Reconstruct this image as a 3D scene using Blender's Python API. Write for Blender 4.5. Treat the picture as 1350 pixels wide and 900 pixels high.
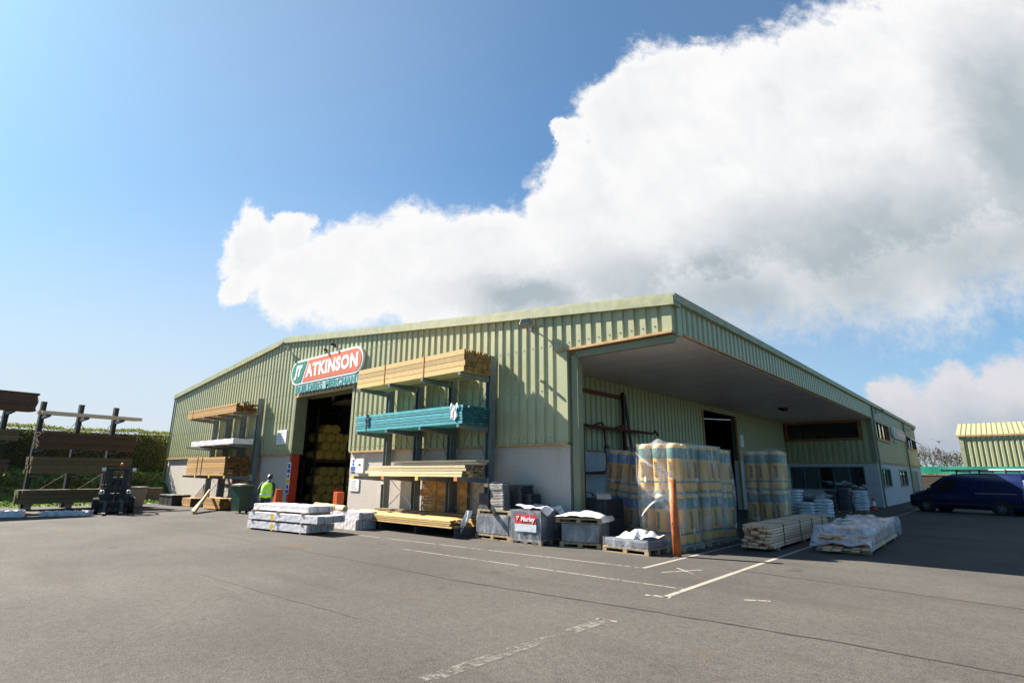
import bpy, bmesh, math, random
from mathutils import Vector, Matrix
from math import radians as R, sin, cos, pi
random.seed(7)
S = bpy.context.scene
COL = S.collection
for o in list(bpy.data.objects): bpy.data.objects.remove(o)

# ------------------------------------------------------------------ camera
cam_d = bpy.data.cameras.new('camera'); cam = bpy.data.objects.new('camera', cam_d); COL.objects.link(cam)
YAW, PIT, ROL, CH = R(41.716), R(13.783), R(.401), 1.973
_r = Vector((cos(YAW), sin(YAW), 0)); _f = Vector((-sin(YAW)*cos(PIT), cos(YAW)*cos(PIT), sin(PIT))); _u = _r.cross(_f)
_r2 = cos(ROL)*_r + sin(ROL)*_u; _u2 = -sin(ROL)*_r + cos(ROL)*_u
cam.matrix_world = Matrix((( _r2.x, _u2.x, -_f.x, 0), (_r2.y, _u2.y, -_f.y, 0), (_r2.z, _u2.z, -_f.z, CH), (0, 0, 0, 1)))
cam_d.sensor_width = 36; cam_d.lens = 36*714.005/1350; cam_d.clip_end = 5000; cam_d.clip_start = .1
S.camera = cam

# ------------------------------------------------------------------ sun, sky, exposure
SUN_TO = Vector((-1.2, -.33, 1.0)).normalized()
sun_d = bpy.data.lights.new('sun', 'SUN'); sun = bpy.data.objects.new('sun', sun_d); COL.objects.link(sun)
sun_d.energy = 5.0; sun_d.angle = R(.5); sun_d.color = (1, .93, .82)
sun.rotation_euler = SUN_TO.to_track_quat('Z', 'Y').to_euler()
SKY_STRENGTH = .05; SKY_TINT = (.29, .64, .82)
S.view_settings.view_transform = 'Standard'; S.view_settings.look = 'None'
S.view_settings.exposure = 1.9; S.view_settings.gamma = 1; S.view_settings.use_curve_mapping = False

W = bpy.data.worlds.new('World'); S.world = W; W.use_nodes = True
nt = W.node_tree; nt.nodes.clear()
class NB:
    def __init__(s, nt): s.nt = nt
    def n(s, t, **k):
        nd = s.nt.nodes.new(t)
        for a, b in k.items(): setattr(nd, a, b)
        return nd
    def put(s, sock, v):
        if isinstance(v, bpy.types.NodeSocket): s.nt.links.new(v, sock)
        else: sock.default_value = v
    def math(s, op, a, b=0, c=0, clamp=False):
        nd = s.n('ShaderNodeMath', operation=op, use_clamp=clamp)
        s.put(nd.inputs[0], a); s.put(nd.inputs[1], b); s.put(nd.inputs[2], c); return nd.outputs[0]
    def vec(s, op, a, b=(0, 0, 0)):
        nd = s.n('ShaderNodeVectorMath', operation=op); s.put(nd.inputs[0], a); s.put(nd.inputs[1], b)
        return nd.outputs['Value'] if op in ('LENGTH', 'DOT_PRODUCT', 'DISTANCE') else nd.outputs[0]
    def noise(s, v, scale, detail=4, rough=.55, dist=0):
        nd = s.n('ShaderNodeTexNoise'); s.put(nd.inputs['Vector'], v); nd.inputs['Scale'].default_value = scale
        nd.inputs['Detail'].default_value = detail; nd.inputs['Roughness'].default_value = rough; nd.inputs['Distortion'].default_value = dist
        return nd
    def step(s, x, a, b, lo=0., hi=1.):
        nd = s.n('ShaderNodeMapRange', interpolation_type='SMOOTHSTEP'); s.put(nd.inputs[0], x)
        for i, v in enumerate((a, b, lo, hi)): s.put(nd.inputs[i+1], v)
        return nd.outputs[0]
    def mix(s, f, a, b, blend='MIX'):
        nd = s.n('ShaderNodeMix', data_type='RGBA', blend_type=blend); s.put(nd.inputs[0], f)
        s.put(nd.inputs[6], a if isinstance(a, bpy.types.NodeSocket) else (*a[:3], 1)); s.put(nd.inputs[7], b if isinstance(b, bpy.types.NodeSocket) else (*b[:3], 1))
        return nd.outputs[2]
    def ramp(s, f, stops, interp='LINEAR'):
        nd = s.n('ShaderNodeValToRGB'); s.put(nd.inputs[0], f); cr = nd.color_ramp; cr.interpolation = interp
        while len(cr.elements) < len(stops): cr.elements.new(.5)
        for e, (p, c) in zip(cr.elements, stops): e.position = p; e.color = (*c[:3], 1)
        return nd.outputs[0]
w = NB(nt)
sky = w.n('ShaderNodeTexSky', sky_type='NISHITA'); sky.sun_disc = False
sky.sun_elevation = math.asin(SUN_TO.z); sky.sun_rotation = math.atan2(SUN_TO.x, SUN_TO.y)
sky.air_density = 1.0; sky.dust_density = .6; sky.ozone_density = 1.6; sky.altitude = 50
geo = w.n('ShaderNodeTexCoord').outputs['Generated']
AZ = R(42); Fh = (-sin(AZ), cos(AZ), 0); Rh = (cos(AZ), sin(AZ), 0)      # clouds stand in the north-west of the sky
dF = w.math('MAXIMUM', w.vec('DOT_PRODUCT', geo, Fh), .02)
cu = w.math('DIVIDE', w.vec('DOT_PRODUCT', geo, Rh), dF)
cv = w.math('DIVIDE', w.vec('DOT_PRODUCT', geo, (0, 0, 1)), dF)
cmb = w.n('ShaderNodeCombineXYZ'); w.put(cmb.inputs[0], cu); w.put(cmb.inputs[1], cv); P0 = cmb.outputs[0]
def warp(P, scale, amp, detail=5, rough=.6):
    nz = w.noise(P, scale, detail, rough).outputs['Color']
    c = w.vec('SUBTRACT', nz, (.5, .5, .5)); c = w.vec('MULTIPLY', c, (amp, amp, 0)); return w.vec('ADD', P, c)
P1 = warp(P0, 5.5, .14, 8, .62); P1 = warp(P1, 22, .05, 7, .7)
MAIN = [(-0.506, 0.44, 0.069, 0.075), (-0.528, 0.351, 0.038, 0.041), (-0.442, 0.477, 0.046, 0.05), (-0.408, 0.361, 0.092, 0.098), (-0.306, 0.381, 0.113, 0.12), (-0.173, 0.395, 0.128, 0.137), (-0.038, 0.396, 0.134, 0.143), (0.151, 0.495, 0.125, 0.136), (0.108, 0.692, 0.038, 0.043), (0.146, 0.596, 0.072, 0.08), (0.245, 0.716, 0.118, 0.135), (0.329, 0.782, 0.127, 0.147), (0.412, 0.816, 0.108, 0.126), (0.531, 0.78, 0.13, 0.151), (0.666, 0.822, 0.137, 0.162), (0.84, 0.833, 0.189, 0.224), (1.043, 0.864, 0.248, 0.298), (1.096, 0.66, 0.269, 0.312), (0.763, 0.657, 0.316, 0.363), (0.438, 0.551, 0.247, 0.274), (0.217, 0.425, 0.165, 0.178), (0.614, 0.477, 0.179, 0.196), (0.849, 0.56, 0.184, 0.19), (1.061, 0.60, 0.21, 0.17), (1.268, 1.047, 0.274, 0.345), (0.066, 0.321, 0.132, 0.139), (-0.111, 0.32, 0.117, 0.123)]
LOW = [(0.721, 0.114, 0.059, 0.059), (0.832, 0.147, 0.056, 0.058), (0.932, 0.15, 0.062, 0.064), (1.034, 0.137, 0.099, 0.102), (0.783, 0.073, 0.069, 0.07), (0.904, 0.053, 0.083, 0.083), (0.691, 0.146, 0.02, 0.02), (1.025, 0.041, 0.11, 0.111)]
SHADE = [(0.36, .33, .34, .13), (0.66, .42, .30, .17), (0.95, .46, .32, .20), (1.12, .70, .22, .34), (0.05, .32, .17, .045)]
def dist_to(P, b):
    q = w.vec('SUBTRACT', P, (b[0], b[1], 0)); q = w.vec('MULTIPLY', q, (1/b[2], 1/b[3], 0)); return w.vec('LENGTH', q)
def union(P, blobs, k=.25):
    d = None
    for b in blobs:
        e = dist_to(P, b)
        d = e if d is None else w.math('SMOOTH_MIN', d, e, k)
    return d
dm = union(P1, MAIN); dl = union(P1, LOW)
fine = w.noise(P0, 30, 6, .62).outputs[0]
dm = w.math('ADD', dm, w.math('MULTIPLY', w.math('SUBTRACT', fine, .5), .5))
# crisp upper-left edges, soft underside
soft = w.step(w.math('SUBTRACT', cv, w.math('MULTIPLY', cu, .28)), .2, .42, .26, .16)
m_main = w.step(dm, w.math('ADD', 1.0, soft), w.math('SUBTRACT', 1.0, soft))
m_low = w.step(w.math('ADD', dl, w.math('MULTIPLY', w.math('SUBTRACT', fine, .5), .6)), 1.25, .72)
sh = None
for b in SHADE:
    e = w.step(dist_to(warp(P0, 3, .25, 6), b), 1.6, .0)
    sh = e if sh is None else w.math('SMOOTH_MAX', sh, e, .3)
bil = w.noise(P1, 4.5, 7, .58).outputs[0]
bil2 = w.noise(w.vec('ADD', P1, (.05, -.04, 0)), 4.5, 7, .58).outputs[0]
relief = w.math('MULTIPLY', w.math('SUBTRACT', bil2, bil), .9)
shade = w.math('ADD', w.math('MULTIPLY', sh, w.step(bil, .3, .7, .85, 1.35)), relief)
under = w.step(w.math('SUBTRACT', cv, w.math('MULTIPLY', cu, .22)), .42, .22)
shade = w.math('MULTIPLY', shade, w.math('MAXIMUM', w.step(dm, 1.0, .40), w.math('MULTIPLY', under, .8)), clamp=True)
CW = 5.3
c_main = w.mix(shade, (CW*.99, CW*.985, CW*.99), (CW*.45, CW*.52, CW*.57))
c_low = w.mix(w.step(w.math('ADD', cv, w.math('MULTIPLY', w.math('SUBTRACT', bil, .5), .25)), .05, .19), (CW*.46, CW*.50, CW*.58), (CW*.80, CW*.76, CW*.77))
sdot = w.vec('DOT_PRODUCT', geo, tuple(SUN_TO))
low = w.math('MULTIPLY', w.step(cv, .62, -.05, 0, 1), w.step(sdot, -.3, .6, .2, 1.))
glow = w.step(sdot, .55, 1.08, 0, 1)
pale = w.math('ADD', w.math('MULTIPLY', low, .92), w.math('MULTIPLY', glow, .30), clamp=True); pale = w.math('ADD', w.math('MULTIPLY', pale, .92), .12, clamp=True)
skyc = w.mix(1, sky.outputs[0], SKY_TINT, 'MULTIPLY')
skyc = w.mix(pale, skyc, (CW*.72, CW*.79, CW*.86))
c = w.mix(w.math('MULTIPLY', m_low, .9), skyc, c_low); c = w.mix(m_main, c, c_main)
bg = w.n('ShaderNodeBackground'); bg.inputs['Strength'].default_value = SKY_STRENGTH; w.put(bg.inputs[0], c)
out = w.n('ShaderNodeOutputWorld'); nt.links.new(bg.outputs[0], out.inputs[0])

# ------------------------------------------------------------------ materials
def mat(name, c1, c2=None, scale=6, rough=.7, bump=0, bscale=40, stretch=(1, 1, 1), island=0, metal=0, spec=.4, detail=5, extra=None, coord='Object', endgrain_shade=0):
    m = bpy.data.materials.new(name); m.use_nodes = True; t = m.node_tree; t.nodes.clear(); b = NB(t)
    tc = b.n('ShaderNodeTexCoord').outputs[coord]; v = b.vec('MULTIPLY', tc, stretch)
    if island:
        ri = b.n('ShaderNodeNewGeometry').outputs['Random Per Island']
        v = b.vec('ADD', v, b.vec('MULTIPLY', b.n('ShaderNodeNewGeometry').outputs['Normal'], (0, 0, 0)))
        off = b.n('ShaderNodeCombineXYZ'); b.put(off.inputs[0], b.math('MULTIPLY', ri, 37)); b.put(off.inputs[2], b.math('MULTIPLY', ri, 11)); v = b.vec('ADD', v, off.outputs[0])
    nz = b.noise(v, scale, detail, .6).outputs[0]
    c2 = c2 or tuple(x*.8 for x in c1)
    colr = b.mix(b.step(nz, .3, .7), c1, c2)
    if island:
        colr = b.mix(1, colr, b.ramp(ri, [(0, (1-island,)*3), (.5, (1, 1, 1)), (1, (1+island*.5, 1+island*.4, 1+island*.2))]), 'MULTIPLY')
    if endgrain_shade:
        nx = b.n('ShaderNodeSeparateXYZ'); b.put(nx.inputs[0], b.n('ShaderNodeTexCoord').outputs['Normal'])
        colr = b.mix(b.step(b.math('ABSOLUTE', nx.outputs[0]), .6, .9, 0, endgrain_shade), colr, b.mix(1, colr, (.26, .20, .15), 'MULTIPLY'))  # board ends: darker end grain, deepened to paint in the shade there
    if extra: colr = extra(b, colr, tc)
    p = b.n('ShaderNodeBsdfPrincipled'); b.put(p.inputs['Base Color'], colr); p.inputs['Roughness'].default_value = rough
    p.inputs['Metallic'].default_value = metal; p.inputs['Specular IOR Level'].default_value = spec
    if bump:
        bp = b.n('ShaderNodeBump'); bp.inputs['Strength'].default_value = min(1, bump); bp.inputs['Distance'].default_value = .02*max(1, bump)
        b.put(bp.inputs['Height'], b.noise(v, bscale, 4, .6).outputs[0]); t.links.new(bp.outputs[0], p.inputs['Normal'])
    o = b.n('ShaderNodeOutputMaterial'); t.links.new(p.outputs[0], o.inputs[0]); m['p'] = 1
    return m

def asphalt_extra(b, colr, tc):
    sp = b.n('ShaderNodeTexVoronoi'); b.put(sp.inputs['Vector'], tc); sp.inputs['Scale'].default_value = 55
    colr = b.mix(b.step(sp.outputs['Distance'], .0, .55), (.17, .155, .14), colr)                 # pale aggregate
    big = b.noise(tc, .22, 6, .62).outputs[0]
    colr = b.mix(b.step(big, .3, .7), colr, b.mix(1, colr, (.72, .72, .74), 'MULTIPLY'))
    st = b.noise(b.vec('MULTIPLY', tc, (.12, .5, 1)), 1.3, 5, .6).outputs[0]
    colr = b.mix(b.step(st, .50, .70, 0, .5), colr, (.055, .05, .045))                           # tyre and dust streaks
    stain = b.noise(tc, .55, 3, .5).outputs[0]
    colr = b.mix(b.step(stain, .66, .76, 0, .5), colr, (.11, .07, .035))
    oil = b.noise(b.vec('ADD', tc, (31, 7, 0)), .9, 3, .5).outputs[0]
    return b.mix(b.step(oil, .68, .76, 0, .6), colr, (.03, .029, .027))
M = {}
M['asphalt'] = mat('asphalt', (.091, .084, .075), (.067, .063, .058), 9, .86, .55, 70, extra=asphalt_extra, spec=.08)
M['seam'] = mat('tar_seam', (.03, .028, .026), rough=.6)
M['field'] = mat('field_grass', (.07, .10, .03), (.10, .12, .04), .3, .9)
M['bank'] = mat('bank_soil', (.10, .16, .025), (.09, .065, .03), 1.1, .95, .6, 6)
def clad_extra(b, colr, tc):
    st = b.noise(b.vec('MULTIPLY', tc, (5, 5, .35)), 1, 4, .6).outputs[0]
    return b.mix(b.step(st, .52, .8, 0, .35), colr, (.22, .215, .125))
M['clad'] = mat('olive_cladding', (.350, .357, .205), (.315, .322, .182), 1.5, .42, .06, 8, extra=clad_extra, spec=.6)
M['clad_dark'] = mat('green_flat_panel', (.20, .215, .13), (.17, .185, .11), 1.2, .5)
M['trim'] = mat('cream_trim', (.33, .34, .20), (.24, .245, .14), 2.5, .5, .1, 10)
M['drip'] = mat('tan_drip_flashing', (.50, .31, .14), (.36, .20, .08), 3, .6, .2, 12)
def render_extra(b, colr, tc):
    st = b.noise(b.vec('MULTIPLY', tc, (1.5, 1.5, .25)), 1, 5, .6).outputs[0]
    colr = b.mix(b.step(st, .45, .8, 0, .5), colr, (.36, .31, .26))
    z = b.n('ShaderNodeSeparateXYZ'); b.put(z.inputs[0], tc)
    low = b.math('MULTIPLY', b.step(z.outputs[2], 1.0, .0), b.noise(tc, 2.2, 5, .65).outputs[0])
    return b.mix(b.step(low, .28, .6, 0, .75), colr, (.25, .205, .16))                            # splash stains at the foot
M['render'] = mat('roughcast_render', (.50, .455, .41), (.42, .375, .335), 14, .9, 1.3, 24, extra=render_extra)
M['render_white'] = mat('white_painted_blockwork', (.50, .49, .50), (.43, .42, .43), 2, .8, .2, 30)
M['soffit'] = mat('soffit_panel', (.66, .61, .57), (.60, .55, .52), .8, .5)
M['steel'] = mat('grey_green_steel', (.17, .20, .21), (.13, .155, .16), 3, .45, .05, 20, metal=.2)
M['steel_dark'] = mat('dark_steel', (.055, .06, .065), (.04, .045, .05), 3, .5)  # base also lowered to carry the shade on the hedge racks
M['wood_y'] = mat('pale_yellow_timber', (.68, .47, .20), (.52, .34, .12), 7, .75, .15, 30, (.6, 5, 5), island=.42, endgrain_shade=0.85)
M['wood_p'] = mat('pale_timber', (.72, .60, .37), (.60, .47, .25), 7, .75, .15, 30, (.6, 5, 5), island=.42, endgrain_shade=0.85)
M['wood_b'] = mat('brown_timber', (.50, .29, .095), (.36, .19, .055), 7, .8, .15, 30, (.6, 5, 5), island=.42, endgrain_shade=0.85)
M['wood_d'] = mat('dark_treated_timber_shaded', (.125, .072, .042), (.09, .05, .03), 6, .8, .15, 30, (.6, 5, 5), island=.25)  # timber colour, lowered again for the shade the hedge racks stand in
M['wood_o'] = mat('olive_treated_timber_shaded', (.17, .125, .06), (.12, .088, .042), 6, .8, .15, 30, (.6, 5, 5), island=.25)  # olive timber colour with the hedge racks' shade worked in
M['wood_g'] = mat('weathered_pale_timber', (.74, .58, .42), (.60, .45, .31), 7, .8, .15, 30, (.6, 5, 5), island=.25, endgrain_shade=0.35)
M['wood_s'] = mat('pinkish_sawn_timber', (.86, .60, .42), (.72, .48, .32), 7, .8, .15, 30, (.6, 5, 5), island=.25, endgrain_shade=.3)
M['shedroof'] = mat('pale_green_roof_sheet', (.27, .275, .15), (.24, .245, .13), 1.5, .5)
M['teal'] = mat('teal_painted_timber', (.02, .23, .29), (.07, .40, .46), 5, .7, .15, 20, (.8, 6, 6), island=.42, endgrain_shade=0.85)
M['pallet'] = mat('pallet_wood', (.40, .30, .18), (.28, .20, .11), 8, .85, .2, 30, (2, 2, 2), island=.3)
M['strap'] = mat('orange_strap', (.60, .20, .05))
M['bstrap'] = mat('black_strap', (.03, .03, .03))
M['white_wrap'] = mat('white_plastic_wrap', (.80, .77, .78), (.72, .67, .69), 5, .35, .25, 6, spec=.5)
M['bag_w'] = mat('white_paper_bag', (.62, .66, .70), (.50, .54, .58), 5, .5, .5, 8)
M['bag_d'] = mat('dark_plastic_bag', (.035, .035, .05), (.09, .085, .12), 5, .3, .6, 8, spec=.5)
M['slate'] = mat('dark_roof_tile', (.085, .085, .09), (.06, .06, .065), 6, .75, .2, 30, island=.25)
M['tile_l'] = mat('grey_roof_tile', (.46, .43, .40), (.36, .34, .32), 7, .8, .2, 30, island=.3)
M['greyload'] = mat('grey_wrapped_block', (.115, .12, .14), (.085, .09, .105), 4, .4, .4, 9)
M['red'] = mat('red_label', (.55, .02, .03), (.50, .02, .03))
M['white'] = mat('white_paint', (.78, .78, .78), (.72, .72, .72), 2, .5)
M['orange'] = mat('orange_paint', (.52, .085, .015), (.46, .075, .015), 3, .5)
M['rust_orange'] = mat('worn_orange_paint', (.55, .14, .03), (.28, .075, .025), 5, .6, .2, 20)
M['redjamb'] = mat('red_painted_jamb', (.45, .045, .012), (.38, .038, .012), 2, .55)
M['sign_o'] = mat('sign_orange_red', (.62, .125, .045), (.60, .12, .042), 1, .45)
M['sign_g'] = mat('sign_green', (.008, .19, .12), (.008, .18, .11), 1, .45)
M['sign_t'] = mat('sign_teal_letter', (.02, .25, .25), (.02, .23, .23), 1, .5)
M['sign_b'] = mat('sign_pale_teal_board', (.31, .43, .45), (.29, .40, .42), 1, .5)
M['blue'] = mat('safety_blue', (.02, .10, .42)); M['yellow'] = mat('safety_yellow', (.70, .52, .05))
M['ink'] = mat('dark_ink', (.04, .04, .05)); M['glue'] = mat('grey_print', (.45, .45, .48))
M['black'] = mat('black_plastic', (.012, .012, .013), (.02, .02, .02), 4, .5)
M['rubber'] = mat('tyre_rubber', (.012, .012, .012), rough=.8)
M['glass'] = mat('window_glass', (.012, .016, .018), (.01, .012, .014), 1, .04, spec=.9)
M['brownframe'] = mat('orange_brown_window_frame', (.33, .12, .03), (.25, .09, .025), 4, .5)
M['greyframe'] = mat('green_window_frame', (.09, .16, .15), rough=.5)
M['conc'] = mat('concrete_floor', (.22, .21, .20), (.17, .165, .16), 1.5, .8)
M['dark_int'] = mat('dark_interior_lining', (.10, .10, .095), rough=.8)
M['hivis'] = mat('hi_vis_fabric', (.50, .95, .03), (.44, .88, .03), 5, .7)
M['hivis'].diffuse_color = (.4, .8, .05, 1)
M['reflect'] = mat('silver_reflective_tape', (.62, .64, .60), rough=.4)
M['skin'] = mat('skin', (.42, .25, .17)); M['trousers'] = mat('dark_trousers', (.02, .022, .03)); M['sleeve'] = mat('dark_green_fleece', (.03, .06, .045))
M['hair'] = mat('black_hair', (.012, .010, .010), rough=.5)
M['bin'] = mat('green_bin_plastic', (.035, .10, .06), (.03, .08, .05), 3, .4)
M['vanpaint'] = mat('dark_blue_paint', (.004, .012, .062), (.004, .010, .055), 2, .22, spec=.6)
M['chrome'] = mat('silver_metal', (.55, .56, .58), rough=.3, metal=.8)
M['greenpipe'] = mat('green_plastic', (.03, .30, .20), rough=.4)
M['rustred'] = mat('dark_red_steel', (.14, .03, .02), (.09, .025, .02), 4, .6)
M['bark'] = mat('bark', (.09, .07, .05), (.06, .045, .035), 6, .9)
M['leaf'] = mat('hedge_leaf', (.19, .21, .05), (.11, .135, .035), .5, .65, island=.55)
M['twig'] = mat('bare_twig_leaf', (.075, .06, .04), (.055, .055, .028), .3, .8, island=.4)
M['heath'] = mat('dry_bracken_bank', (.11, .065, .03), (.08, .05, .025), 1, .95)
M['grass'] = mat('grass_blade', (.09, .16, .025), (.06, .11, .02), 1, .8, island=.4)
def translucent(m, f):
    t = m.node_tree; p = next(n for n in t.nodes if n.type == 'BSDF_PRINCIPLED'); o = next(n for n in t.nodes if n.type == 'OUTPUT_MATERIAL')
    tr = t.nodes.new('ShaderNodeBsdfTranslucent'); mx = t.nodes.new('ShaderNodeMixShader'); mx.inputs[0].default_value = f
    t.links.new(p.inputs['Base Color'].links[0].from_socket, tr.inputs[0]); t.links.new(p.outputs[0], mx.inputs[1]); t.links.new(tr.outputs[0], mx.inputs[2]); t.links.new(mx.outputs[0], o.inputs[0])
for k_ in ('leaf', 'grass'): translucent(M[k_], .5)
M['lowwall'] = mat('brown_stone_wall', (.17, .12, .09), (.12, .085, .065), 5, .9, .5, 12)
M['fabric_g'] = mat('green_banner_fabric', (.02, .30, .19), (.015, .25, .16), 2, .6)
M['stone_c'] = mat('beige_container', (.30, .27, .21), (.24, .21, .17), 3, .7)
M['rollwool'] = mat('yellow_wool_roll', (.82, .56, .14), (.66, .43, .09), 10, .9, .4, 25)
M['bird'] = mat('dark_feather', (.03, .03, .035))

def roll_mat(name, band):
    def ex(b, colr, tc):
        z = b.n('ShaderNodeSeparateXYZ'); b.put(z.inputs[0], tc)
        y = (.68, .36, .05); y2 = (.60, .31, .042)
        st = [(0, (.20, .30, .30)), (.05, y), (.20, tuple(x*.72 for x in band)), (.245, y2), (.69, band), (.91, y), (.965, (.62, .52, .33))]
        f = b.math('ADD', b.math('MULTIPLY', z.outputs[2], 1/1.36), b.math('MULTIPLY', b.math('SUBTRACT', b.noise(tc, 5, 2).outputs[0], .5), .02))
        return b.mix(1, b.ramp(f, st, 'CONSTANT'), b.ramp(b.noise(b.vec('MULTIPLY', tc, (6, 6, .8)), 3, 4).outputs[0], [(.3, (.85, .85, .85)), (.7, (1.05, 1.05, 1.05))]), 'MULTIPLY')
    return mat(name, (1, 1, 1), None, 3, .38, .35, 7, extra=ex, spec=.5)
M['roll_g'] = roll_mat('yellow_green_roll_bag', (.05, .14, .12)); M['roll_b'] = roll_mat('yellow_blue_roll_bag', (.03, .13, .33))

def film_mat(name, base, lo, hi, scale=5):
    m = bpy.data.materials.new(name); m.use_nodes = True; t = m.node_tree; t.nodes.clear(); b = NB(t)
    tc = b.n('ShaderNodeTexCoord').outputs['Object']
    nz = b.noise(b.vec('MULTIPLY', tc, (1, 1, .55)), scale, 6, .65, .6).outputs[0]
    p = b.n('ShaderNodeBsdfPrincipled'); p.inputs['Base Color'].default_value = (*base, 1); p.inputs['Roughness'].default_value = .2; p.inputs['Specular IOR Level'].default_value = .6
    bp = b.n('ShaderNodeBump'); bp.inputs['Strength'].default_value = .7; bp.inputs['Distance'].default_value = .04; b.put(bp.inputs['Height'], nz); t.links.new(bp.outputs[0], p.inputs['Normal'])
    tr = b.n('ShaderNodeBsdfTransparent'); mx = b.n('ShaderNodeMixShader'); b.put(mx.inputs[0], b.step(nz, .38, .78, lo, hi))
    t.links.new(tr.outputs[0], mx.inputs[1]); t.links.new(p.outputs[0], mx.inputs[2])
    o = b.n('ShaderNodeOutputMaterial'); t.links.new(mx.outputs[0], o.inputs[0]); return m
M['film'] = film_mat('clear_stretch_film', (.62, .63, .64), .12, .54, 3.5)
M['film_d'] = film_mat('clear_pack_film', (.66, .66, .72), .30, .95, 4)
M['film_p'] = film_mat('pallet_film', (.40, .42, .47), .15, .75, 4)
M['rooflight'] = film_mat('translucent_rooflight', (.8, .8, .75), .35, .4)
def paint_mat(name, wear, pc=(.27, .245, .205)):
    m = bpy.data.materials.new(name); m.use_nodes = True; t = m.node_tree; t.nodes.clear(); b = NB(t)
    tc = b.n('ShaderNodeTexCoord').outputs['Object']
    f = b.math('MULTIPLY', b.noise(tc, 7, 8, .75).outputs[0], 1); f2 = b.noise(tc, 1.1, 3, .5).outputs[0]
    k = b.step(b.math('ADD', f, b.math('MULTIPLY', b.math('SUBTRACT', f2, .5), .6)), wear+.10, wear-.06, 0, .9)
    p = b.n('ShaderNodeBsdfPrincipled'); p.inputs['Base Color'].default_value = (*pc, 1); p.inputs['Roughness'].default_value = .8
    tr = b.n('ShaderNodeBsdfTransparent'); mx = b.n('ShaderNodeMixShader'); b.put(mx.inputs[0], k)
    t.links.new(tr.outputs[0], mx.inputs[1]); t.links.new(p.outputs[0], mx.inputs[2])
    o = b.n('ShaderNodeOutputMaterial'); t.links.new(mx.outputs[0], o.inputs[0]); return m
M['paint'] = paint_mat('worn_line_paint', .64); M['paint_f'] = paint_mat('faded_line_paint', .55); M['paint_ff'] = paint_mat('ghost_line_paint', .475, (.135, .125, .108))

# ------------------------------------------------------------------ mesh helpers
class MB:
    def __init__(s): s.v = []; s.f = []
    def add(s, vs, fs, mtx=None):
        k = len(s.v); s.v += [tuple(mtx @ Vector(p)) if mtx else tuple(p) for p in vs]; s.f += [[i+k for i in f] for f in fs]; return s
    def box(s, x0, x1, y0, y1, z0, z1, bev=0, mtx=None):
        if not bev:
            vs = [(x, y, z) for z in (z0, z1) for (x, y) in ((x0, y0), (x1, y0), (x1, y1), (x0, y1))]
            return s.add(vs, [(0, 3, 2, 1), (4, 5, 6, 7), (0, 1, 5, 4), (1, 2, 6, 5), (2, 3, 7, 6), (3, 0, 4, 7)], mtx)
        bm = bmesh.new(); bmesh.ops.create_cube(bm, size=1)
        for v in bm.verts: v.co = Vector(((x0+x1)/2+v.co.x*(x1-x0), (y0+y1)/2+v.co.y*(y1-y0), (z0+z1)/2+v.co.z*(z1-z0)))
        bmesh.ops.bevel(bm, geom=bm.edges[:], offset=bev, segments=2, affect='EDGES', profile=.6)
        return s.bm(bm, mtx)
    def bm(s, bm, mtx=None):
        bm.verts.index_update(); s.add([v.co.copy() for v in bm.verts], [[v.index for v in f.verts] for f in bm.faces], mtx); bm.free(); return s
    def prism(s, pts, axis, a, b, mtx=None):
        n = len(pts)
        def P(p, t): return {'x': (t, p[0], p[1]), 'y': (p[0], t, p[1]), 'z': (p[0], p[1], t)}[axis]
        vs = [P(p, a) for p in pts] + [P(p, b) for p in pts]
        return s.add(vs, [list(range(n))[::-1], list(range(n, 2*n))] + [(i, (i+1) % n, n+(i+1) % n, n+i) for i in range(n)], mtx)
    def bar(s, p0, p1, w_, h_=None):
        p0, p1 = Vector(p0), Vector(p1); d = p1-p0; q = d.to_track_quat('Z', 'X').to_matrix().to_4x4(); h_ = h_ or w_
        return s.box(-w_/2, w_/2, -h_/2, h_/2, 0, d.length, 0, Matrix.Translation(p0) @ q)
    def tube(s, p0, p1, r, r1=None, n=10, cap=True):
        p0, p1 = Vector(p0), Vector(p1); d = p1-p0; q = d.to_track_quat('Z', 'X').to_matrix().to_4x4(); r1 = r if r1 is None else r1
        vs = [(rr*cos(2*pi*i/n), rr*sin(2*pi*i/n), z) for z, rr in ((0, r), (d.length, r1)) for i in range(n)]
        fs = [(i, (i+1) % n, n+(i+1) % n, n+i) for i in range(n)] + ([list(range(n))[::-1], list(range(n, 2*n))] if cap else [])
        return s.add(vs, fs, Matrix.Translation(p0) @ q)
    def path(s, pts, r, n=8):
        for a, b in zip(pts, pts[1:]): s.tube(a, b, r, n=n)
        return s
    def lathe(s, prof, n=24, mtx=None):
        vs = [(r*cos(2*pi*i/n), r*sin(2*pi*i/n), z) for r, z in prof for i in range(n)]; m = len(prof)
        fs = [(j*n+i, j*n+(i+1) % n, (j+1)*n+(i+1) % n, (j+1)*n+i) for j in range(m-1) for i in range(n)]
        return s.add(vs, fs, mtx)
    def grid(s, fn, nu, nv):
        vs = [fn(i/nu, j/nv) for j in range(nv+1) for i in range(nu+1)]
        return s.add(vs, [(j*(nu+1)+i, j*(nu+1)+i+1, (j+1)*(nu+1)+i+1, (j+1)*(nu+1)+i) for j in range(nv) for i in range(nu)])
    def mesh(s, name, smooth=False):
        me = bpy.data.meshes.new(name); me.from_pydata(s.v, [], s.f); me.update()
        if smooth: me.polygons.foreach_set('use_smooth', [True]*len(me.polygons))
        return me

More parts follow.
